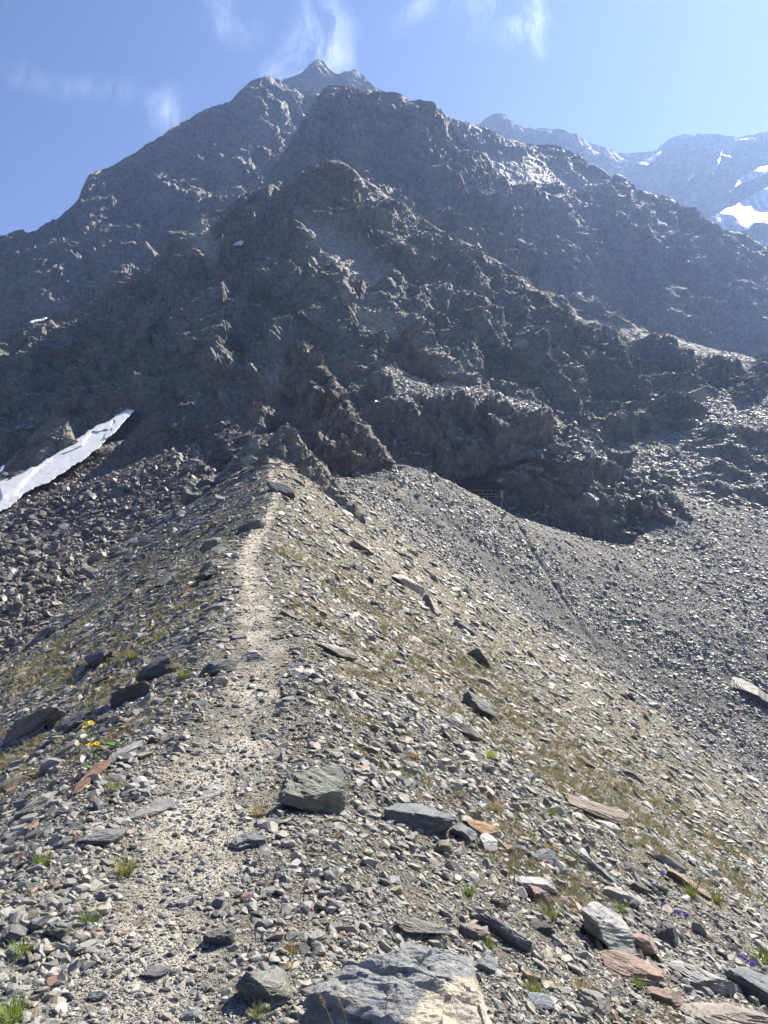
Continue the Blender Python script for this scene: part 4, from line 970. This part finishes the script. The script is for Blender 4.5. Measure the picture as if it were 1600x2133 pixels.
r = np.hypot(x, y); hgt = np.clip(rng.uniform(6, 15, ng_)*r/F, .025, .16)
nrm = np.stack([-sx*.5, -sy*.5, x*0+1], 1); rot, _ = eulers(nrm, rng.rand(ng_)*6.28)
gp = np.array([(.27,.24,.14),(.36,.31,.20),(.17,.19,.08),(.21,.22,.10),(.30,.23,.14)])[rng.choice(5, ng_, p=[.3,.25,.15,.2,.1])]*rng.uniform(.8, 1.2, (ng_, 1))
scatter('dry_grass', np.stack([x, y, z], 1), rot, np.stack([hgt*1.2, hgt*1.2, hgt], 1), np.concatenate([gp, gp[:, :1]*0+1], 1), glib)
tl_ = [mesh_np('tuft', *tuft_geo(560+k, 110, .022, .75), M_GR, make=False) for k in range(5)]
GRN = (.17,.25,.05); OLV = (.24,.25,.08); DRY = (.38,.31,.15); BRT = (.26,.34,.07); DGR = (.09,.16,.04)
for k, (px, py, sz, c_, lb) in enumerate([
  (262,1822,44,OLV,'olive grass tuft at the left edge of the path'), (90,1805,40,GRN,'green grass tuft near the left edge below the long pale slab'),
  (190,1922,36,GRN,'low green tuft between the path and the left edge'), (46,1995,44,GRN,'green tuft at the left edge beside the dark grey stone'),
  (24,2128,60,BRT,'bright green tuft in the bottom left corner'), (540,1700,36,DRY,'dry tuft on the left side of the green-grey slanted boulder'),
  (712,1652,30,DRY,'straw-coloured tuft on the right side of the green-grey slanted boulder'), (1016,1975,36,OLV,'green tuft beside the brown block above the big slab'),
  (1112,2068,38,OLV,'green tuft right of the big foreground slab'), (1328,2058,30,GRN,'green tuft at the front edge of the orange-brown flat slab'),
  (1145,1915,44,OLV,'spreading green tuft left of the large white boulder'), (977,1868,26,GRN,'small green tuft among gravel in the middle of the foreground'),
  (1292,1903,28,GRN,'green tuft above the large white boulder'), (1440,1868,38,OLV,'yellow-green tuft below the flat tan-orange slab'),
  (1490,1880,40,OLV,'yellow-green tuft right of the flat tan-orange slab'), (383,1412,30,OLV,'round olive tuft beside the dark layered boulder'),
  (276,1374,28,OLV,'olive tuft on the middle of the left flank'), (606,1990,34,DRY,'dry tuft between the path and the big slab'),
  (540,2128,40,OLV,'tuft in front of the grey-green layered boulder'), (1212,2068,38,DRY,'dry tuft below the large white boulder'),
  (240,1650,34,OLV,'tuft at the lower edge of the rust-red slab'), (1532,1815,22,DGR,'dark green cushion plant high on the right edge'),
  (1024,1582,28,(.36,.40,.10),'yellow-green flowering cushion on the right flank'), (862,1582,26,DRY,'dry tuft on the right flank left of the yellow-green cushion'),
  (1030,1690,34,DRY,'dry tuft above the orange-brown rock'), (1190,1800,34,OLV,'tuft under the long grey-blue slab'),
  (1590,2010,44,GRN,'green tuft at the right edge above the big dark blue-grey boulder'), (1150,1700,26,GRN,'green tuft left of the long rusty brown slab')]):
    i, j = ground_hit(px, py); y_ = GY[i, j]; x_ = (px-CX)/F*y_; h_ = sz*y_/F
    o = link(bpy.data.objects.new('grass_tuft', tl_[k % 5])); o.location = (x_, y_, ground_z(x_, y_)); o.scale = (h_*.95, h_*.95, h_*.9); o.rotation_euler = (0, 0, k*1.3); o.color = (*c_, 1)
    tag(o, lb, 'grass tuft', 'grass tufts on the crest')
M_STEM = leaf_mat('flower_stem', False, (.16, .24, .06)); M_LEAF = leaf_mat('flower_leaf', False, (.10, .19, .04)); M_YEL = leaf_mat('yellow_petal', False, (.85, .60, .02), .3)
M_DISC = leaf_mat('flower_disc', False, (.55, .30, .02), .05); M_PUR = leaf_mat('purple_petal', False, (.26, .20, .60), .3); M_STRAW = leaf_mat('straw', False, (.42, .28, .16), .2)
def tube(pts, r0, r1, n=6):
    pts = np.array(pts, float); V = []; Fc = []
    for k, p in enumerate(pts):
        tn = pts[min(k+1, len(pts)-1)]-pts[max(k-1, 0)]; tn /= np.linalg.norm(tn); a = np.cross(tn, [.3, 1, .1]); a /= np.linalg.norm(a); b_ = np.cross(tn, a); r = r0+(r1-r0)*k/(len(pts)-1)
        for q in range(n): V.append(p+r*(math.cos(6.2832*q/n)*a+math.sin(6.2832*q/n)*b_))
    for k in range(len(pts)-1):
        for q in range(n): Fc.append([k*n+q, k*n+(q+1) % n, (k+1)*n+(q+1) % n, (k+1)*n+q])
    return np.array(V), np.array(Fc)
def petals(c, R_, n, up, rs, cup=.25, w=.32):
    up = np.array(up, float)/np.linalg.norm(up); a = np.cross(up, [0.2, 1, 0]); a /= np.linalg.norm(a); b_ = np.cross(up, a); V = []; Fc = []
    for k in range(n):
        t_ = 6.2832*k/n+rs.normal(0, .08); d_ = math.cos(t_)*a+math.sin(t_)*b_; s_ = np.cross(up, d_); l = R_*rs.uniform(.85, 1.1); base = len(V)
        for q, ww in ((.12, .35), (.5, 1), (.85, .9), (1.0, .25)):
            m_ = c+d_*l*q+up*cup*R_*q*q; V += [m_-s_*R_*w*ww, m_+s_*R_*w*ww]
        for q in range(3): Fc.append([base+2*q, base+2*q+1, base+2*q+3, base+2*q+2])
    return np.array(V), np.array(Fc)
def dome(c, R_, up):
    v, f = ICO[2]; return v*np.array([R_, R_, R_*.6])+np.array(c), np.concatenate([f, f[:, :1]*0+f[:, 2:3]], 1)
def leaves(n, l, wd_, rs, spread=1.0):
    V = []; Fc = []
    for k in range(n):
        a = rs.rand()*6.283; d_ = np.array([math.cos(a), math.sin(a), 0]); s_ = np.array([-d_[1], d_[0], 0]); ll = l*rs.uniform(.6, 1.1); base = len(V)
        up = rs.uniform(.3, .9)
        for q, ww in ((0, .15), (.3, .8), (.6, 1), (.85, .6), (1, .05)):
            m_ = d_*ll*q*spread+np.array([0, 0, ll*up*(q-.45*q*q)]); V += [m_-s_*wd_*ww, m_+np.array([0, 0, -.1*wd_*ww]), m_+s_*wd_*ww]
        for q in range(4):
            for e in range(2): Fc.append([base+3*q+e, base+3*q+e+1, base+3*q+4+e, base+3*q+3+e])
    return np.array(V), np.array(Fc)
def anchor(px, py):
    i, j = ground_hit(px, py); y_ = GY[i, j]; x_ = (px-CX)/F*y_; return np.array([x_, y_, ground_z(x_, y_)])
def flower_plant(px, py, heads, label, leafn, lsz, hr, seed, group=None):
    """heads: (px,py) of each flower head in the photograph, standing over the same base"""
    rs = np.random.RandomState(seed); b0 = anchor(px, py); d = b0[1]; u = d/F
    e = link(bpy.data.objects.new('yellow_flower', None)); e.location = b0.tolist(); e.empty_display_size = .05; tag(e, label, 'flower', group)
    if leafn: mesh_np('leaves', *leaves(leafn, lsz*u, lsz*u*.2, rs), M_LEAF, e, True)
    for hx, hy in heads:
        tip = P3(hx, hy, d-.02)-b0; k = np.linspace(0, 1, 7)[:, None]
        pts = tip[None]*k+np.array([.02, 0, 0])*np.sin(k*3.1)*np.linalg.norm(tip)*2
        mesh_np('stem', *tube(pts, .9*u, .6*u), M_STEM, e, True)
        up = (rs.normal(0, .3), -.35, 1)
        fl_ = mesh_np('flower_head', *petals(tip, hr*u, 13, up, rs), M_YEL, e, False)
        mesh_np('disc', *dome(tip+np.array([0, 0, .1*hr*u]), hr*u*.33, up), M_DISC, fl_, True)
flower_plant(203, 1604, [(178,1514),(190,1506),(188,1552),(202,1549)], 'tall yellow flowers with broad green leaves above the rust-red slab', 16, 28, 6.5, 1)
e_ = anchor(243, 1556); lf = mesh_np('leafy_plant', *(lambda vf: (vf[0]+e_, vf[1]))(leaves(18, 26*e_[1]/F, 6*e_[1]/F, np.random.RandomState(4))), M_LEAF, None, True); tag(lf, 'broad dark green leaves without flowers right of the tall yellow flowers', 'plant')
for k, (px, py, hx, hy, lb) in enumerate([(216,1402,215,1385,'single yellow flower above the dark boulder on the left flank'), (236,1424,232,1411,'small yellow flower below the dark boulder on the left flank'),
    (152,1446,151,1430,'small yellow flower farther left on the left flank'), (429,1418,430,1404,'small yellow flower in front of the dark block beside the path'),
    (322,1318,319,1302,'yellow flower on the left flank above the flat grey slab'), (384,1258,382,1242,'faint yellow flower high on the left flank near the crest')]):
    flower_plant(px, py, [(hx, hy)], lb, 5, 10, 3.6, 20+k, 'small yellow flowers on the left flank')
def purple(px, py, n, w, label, seed):
    rs = np.random.RandomState(seed); b0 = anchor(px, py); u = b0[1]/F
    e = link(bpy.data.objects.new('purple_flower', None)); e.location = b0.tolist(); e.empty_display_size = .05; tag(e, label, 'flower', 'purple flowers on the right flank')
    mesh_np('leaves', *leaves(8, 9*u, 1.6*u, rs, 1.4), M_LEAF, e, True)
    for k in range(n):
        ox = rs.uniform(-w, w); tip = np.array([ox*u, rs.uniform(-4, 4)*u, (9+rs.uniform(-3, 4)-ox*.55)*u])
        mesh_np('stem', *tube(np.array([tip*0+np.array([tip[0]*.6, 0, -.4*abs(ox)*u]), tip*.6, tip]), .5*u, .4*u), M_STEM, e, True)
        mesh_np('flower_head', *petals(tip, 4.2*u, 5, (rs.normal(0, .5), -.8, .6), rs, .5, .42), M_PUR, e, False)
purple(1395, 1900, 12, 26, 'largest clump of purple-blue flowers, below the flat tan-orange slab', 31)
purple(1432, 1916, 5, 10, 'small purple flowers just right of the largest purple clump', 32)
purple(1556, 2012, 10, 20, 'purple flower clump above the big dark blue-grey boulder at the right edge', 33)
purple(1106, 1630, 3, 6, 'few purple flowers in the middle of the right flank', 34)
purple(1378, 1828, 2, 4, 'tiny purple flower at the upper tip of the flat tan-orange slab', 35)
for k, (bx, by, tx, ty, lb) in enumerate([(706,2200,660,2066,'reddish dry grass stalk in front of the dark left face of the big slab'), (722,2190,704,2078,'thin dry stalk beside the reddish one at the big slab'),
    (775,2200,806,2062,'dark dry grass stalk rising in front of the pale top of the big slab')]):
    d_ = 1.98; p0 = P3(bx, by, d_); p1 = P3(tx, ty, d_); e = link(bpy.data.objects.new('dry_grass_stalk', None)); e.location = p0.tolist(); tag(e, lb, 'grass stalk')
    q = np.linspace(0, 1, 9)[:, None]; pts = (p1-p0)[None]*q+np.array([.012, 0, 0])*np.sin(q*3.1)
    pts = np.concatenate([pts[:1]-np.array([[0, 0, .25]]), pts]); mesh_np('stem', *tube(pts, .0012, .0007), M_STRAW, e, True)
    rs = np.random.RandomState(60+k); Vs = []; Fs = []
    for g in range(16):
        c0 = pts[-1]+(pts[-3]-pts[-1])*g/16*1.1+rs.normal(0, .0015, 3); dv = (pts[-1]-pts[-3]); dv /= np.linalg.norm(dv); dv = dv+rs.normal(0, .35, 3); v_, f_ = tube([c0, c0+dv*.004, c0+dv*.008], .0013, .0003, 5); Fs.append(f_+len(np.concatenate(Vs)) if Vs else f_); Vs.append(v_)
    mesh_np('seed_head', np.concatenate(Vs), np.concatenate(Fs), M_STRAW, e, True)

# ------------------------------------------------------------------ mountain hut under the buttress
def plain(name, col, rough=.7, metal=0, nsc=3):
    m, t, b = new_mat(name, .9, .05); b.inputs['Metallic'].default_value = metal
    pos = t.add('ShaderNodeTexCoord').outputs['Object']; n_ = t.noise(pos, nsc, 5, .65)
    t.l.new(t.mix(t.mapr(n_, .3, .75, 0, .5), (*col, 1), (*[c*.5 for c in col], 1)), b.inputs['Base Color']); return m
def boxes(lst):
    V = []; Fc = []
    for (x0, x1, y0, y1, z0, z1, *sh) in lst:
        b0 = len(V)
        for (x, y, z) in ((x0,y0,z0),(x1,y0,z0),(x1,y1,z0),(x0,y1,z0),(x0,y0,z1),(x1,y0,z1),(x1,y1,z1),(x0,y1,z1)):
            V.append((x, y, z + (sh[0]*(y) if sh else 0)))
        Fc += [[b0+q for q in f] for f in ((0,3,2,1),(4,5,6,7),(0,1,5,4),(1,2,6,5),(2,3,7,6),(3,0,4,7))]
    return np.array(V, float), np.array(Fc)
def hut():
    e = link(bpy.data.objects.new('mountain_hut', None)); e.location = (19.3, 144.2, 2.35); e.rotation_euler = (0, 0, math.radians(14))
    tag(e, 'small dark timber hut with a lean-to roof tucked under the shaded rock buttress', 'hut')
    wood = plain('weathered_timber', (.24, .17, .12)); roofm = plain('roof_sheet', (.035, .028, .028), .75, 0, 1); blue = plain('blue_tarpaulin', (.03, .07, .22)); pale = plain('pale_board', (.5, .56, .55)); dark = plain('dark_wall', (.06, .055, .05)); lt = plain('light_timber', (.55, .43, .28))
    def part(n, l, m, p=e): return mesh_np(n, *boxes(l), m, p)
    part('roof', [(-3.9, .3, -.5, 4.2, 2.0, 2.1, .42)], roofm); part('roof', [(.32, 3.9, -.5, 3.6, 1.94, 2.03, .42)], roofm)
    part('eave_board', [(-3.9, 3.9, -.58, -.51, 1.62, 1.80)], wood)
    part('back_wall', [(-3.5, 3.5, 3.0, 3.2, -.9, 2.9)], dark)
    part('side_wall', [(-3.5, -3.38, .2, 2.98, -.2, 1.9)], wood); part('side_wall', [(3.38, 3.5, .2, 2.98, -.2, 1.9)], wood)
    part('deck', [(-3.7, 3.7, -.3, 2.98, -.12, .0)], wood)
    for x in (-3.4, -1.7, 0, 1.7, 3.3): part('post', [(x-.06, x+.06, -.25, -.13, .0, 1.82)], wood)
    part('railing', [(-3.3, 3.2, -.28, -.24, .95, 1.03), (-3.3, 3.2, -.28, -.24, .5, .56)], lt)
    for x in (-.95, .85): part('brace', [(x-.04, x+.04, -.12, -.06, 1.0, 1.8)], lt)
    part('table', [(-2.6, -1.9, .6, 1.2, .68, .74), (-2.3, -2.2, .85, .95, 0, .67)], lt); part('table', [(1.9, 2.8, .5, 1.1, .68, .74), (2.3, 2.4, .75, .85, 0, .67)], lt)
    part('end_panel', [(2.75, 3.2, -.12, -.06, .2, 1.7)], pale)
    part('tarpaulin', [(.75, 2.6, -.42, -.34, -1.5, -.2)], blue); part('tarpaulin', [(-1.0, -.1, -.40, -.34, -1.4, -.2)], blue)
    for x in (-3.3, -1.2, .5, 2.9): part('support', [(x-.1, x+.1, -.28, -.1, -2.6, -.13)], lt if x > 2 else wood)
    part('walkway_beam', [(-6.0, -3.75, -.2, .1, .55, .68)], lt); part('trim', [(-1.0, -.15, -.5, -.43, -1.45, -1.32), (.8, 1.6, -.5, -.43, -1.6, -1.42)], plain('white_trim', (.5, .5, .55)))
hut()

# ------------------------------------------------------------------ haze
def haze_box():
    hm = bpy.data.materials.new('haze_air'); hm.use_nodes = True
    t = NT(hm.node_tree); t.n.clear()
    v = t.add('ShaderNodeVolumePrincipled'); v.inputs['Color'].default_value = (.37, .55, 1, 1); v.inputs['Density'].default_value = HAZE
    v.inputs['Anisotropy'].default_value = 0.5
    t.l.new(v.outputs[0], t.add('ShaderNodeOutputMaterial').inputs['Volume'])
    x0, x1, y0, y1, z0, z1 = -1400, 1400, -420, 2300, float(GZ.min())-150, 725
    vs = [(x, y, z) for x in (x0, x1) for y in (y0, y1) for z in (z0, z1)]
    o = mesh_np('haze', vs, [(0,1,3,2),(4,6,7,5),(0,4,5,1),(2,3,7,6),(0,2,6,4),(1,5,7,3)], hm)
    tag(o, kind='stuff')
HAZE = 0.0002
haze_box()
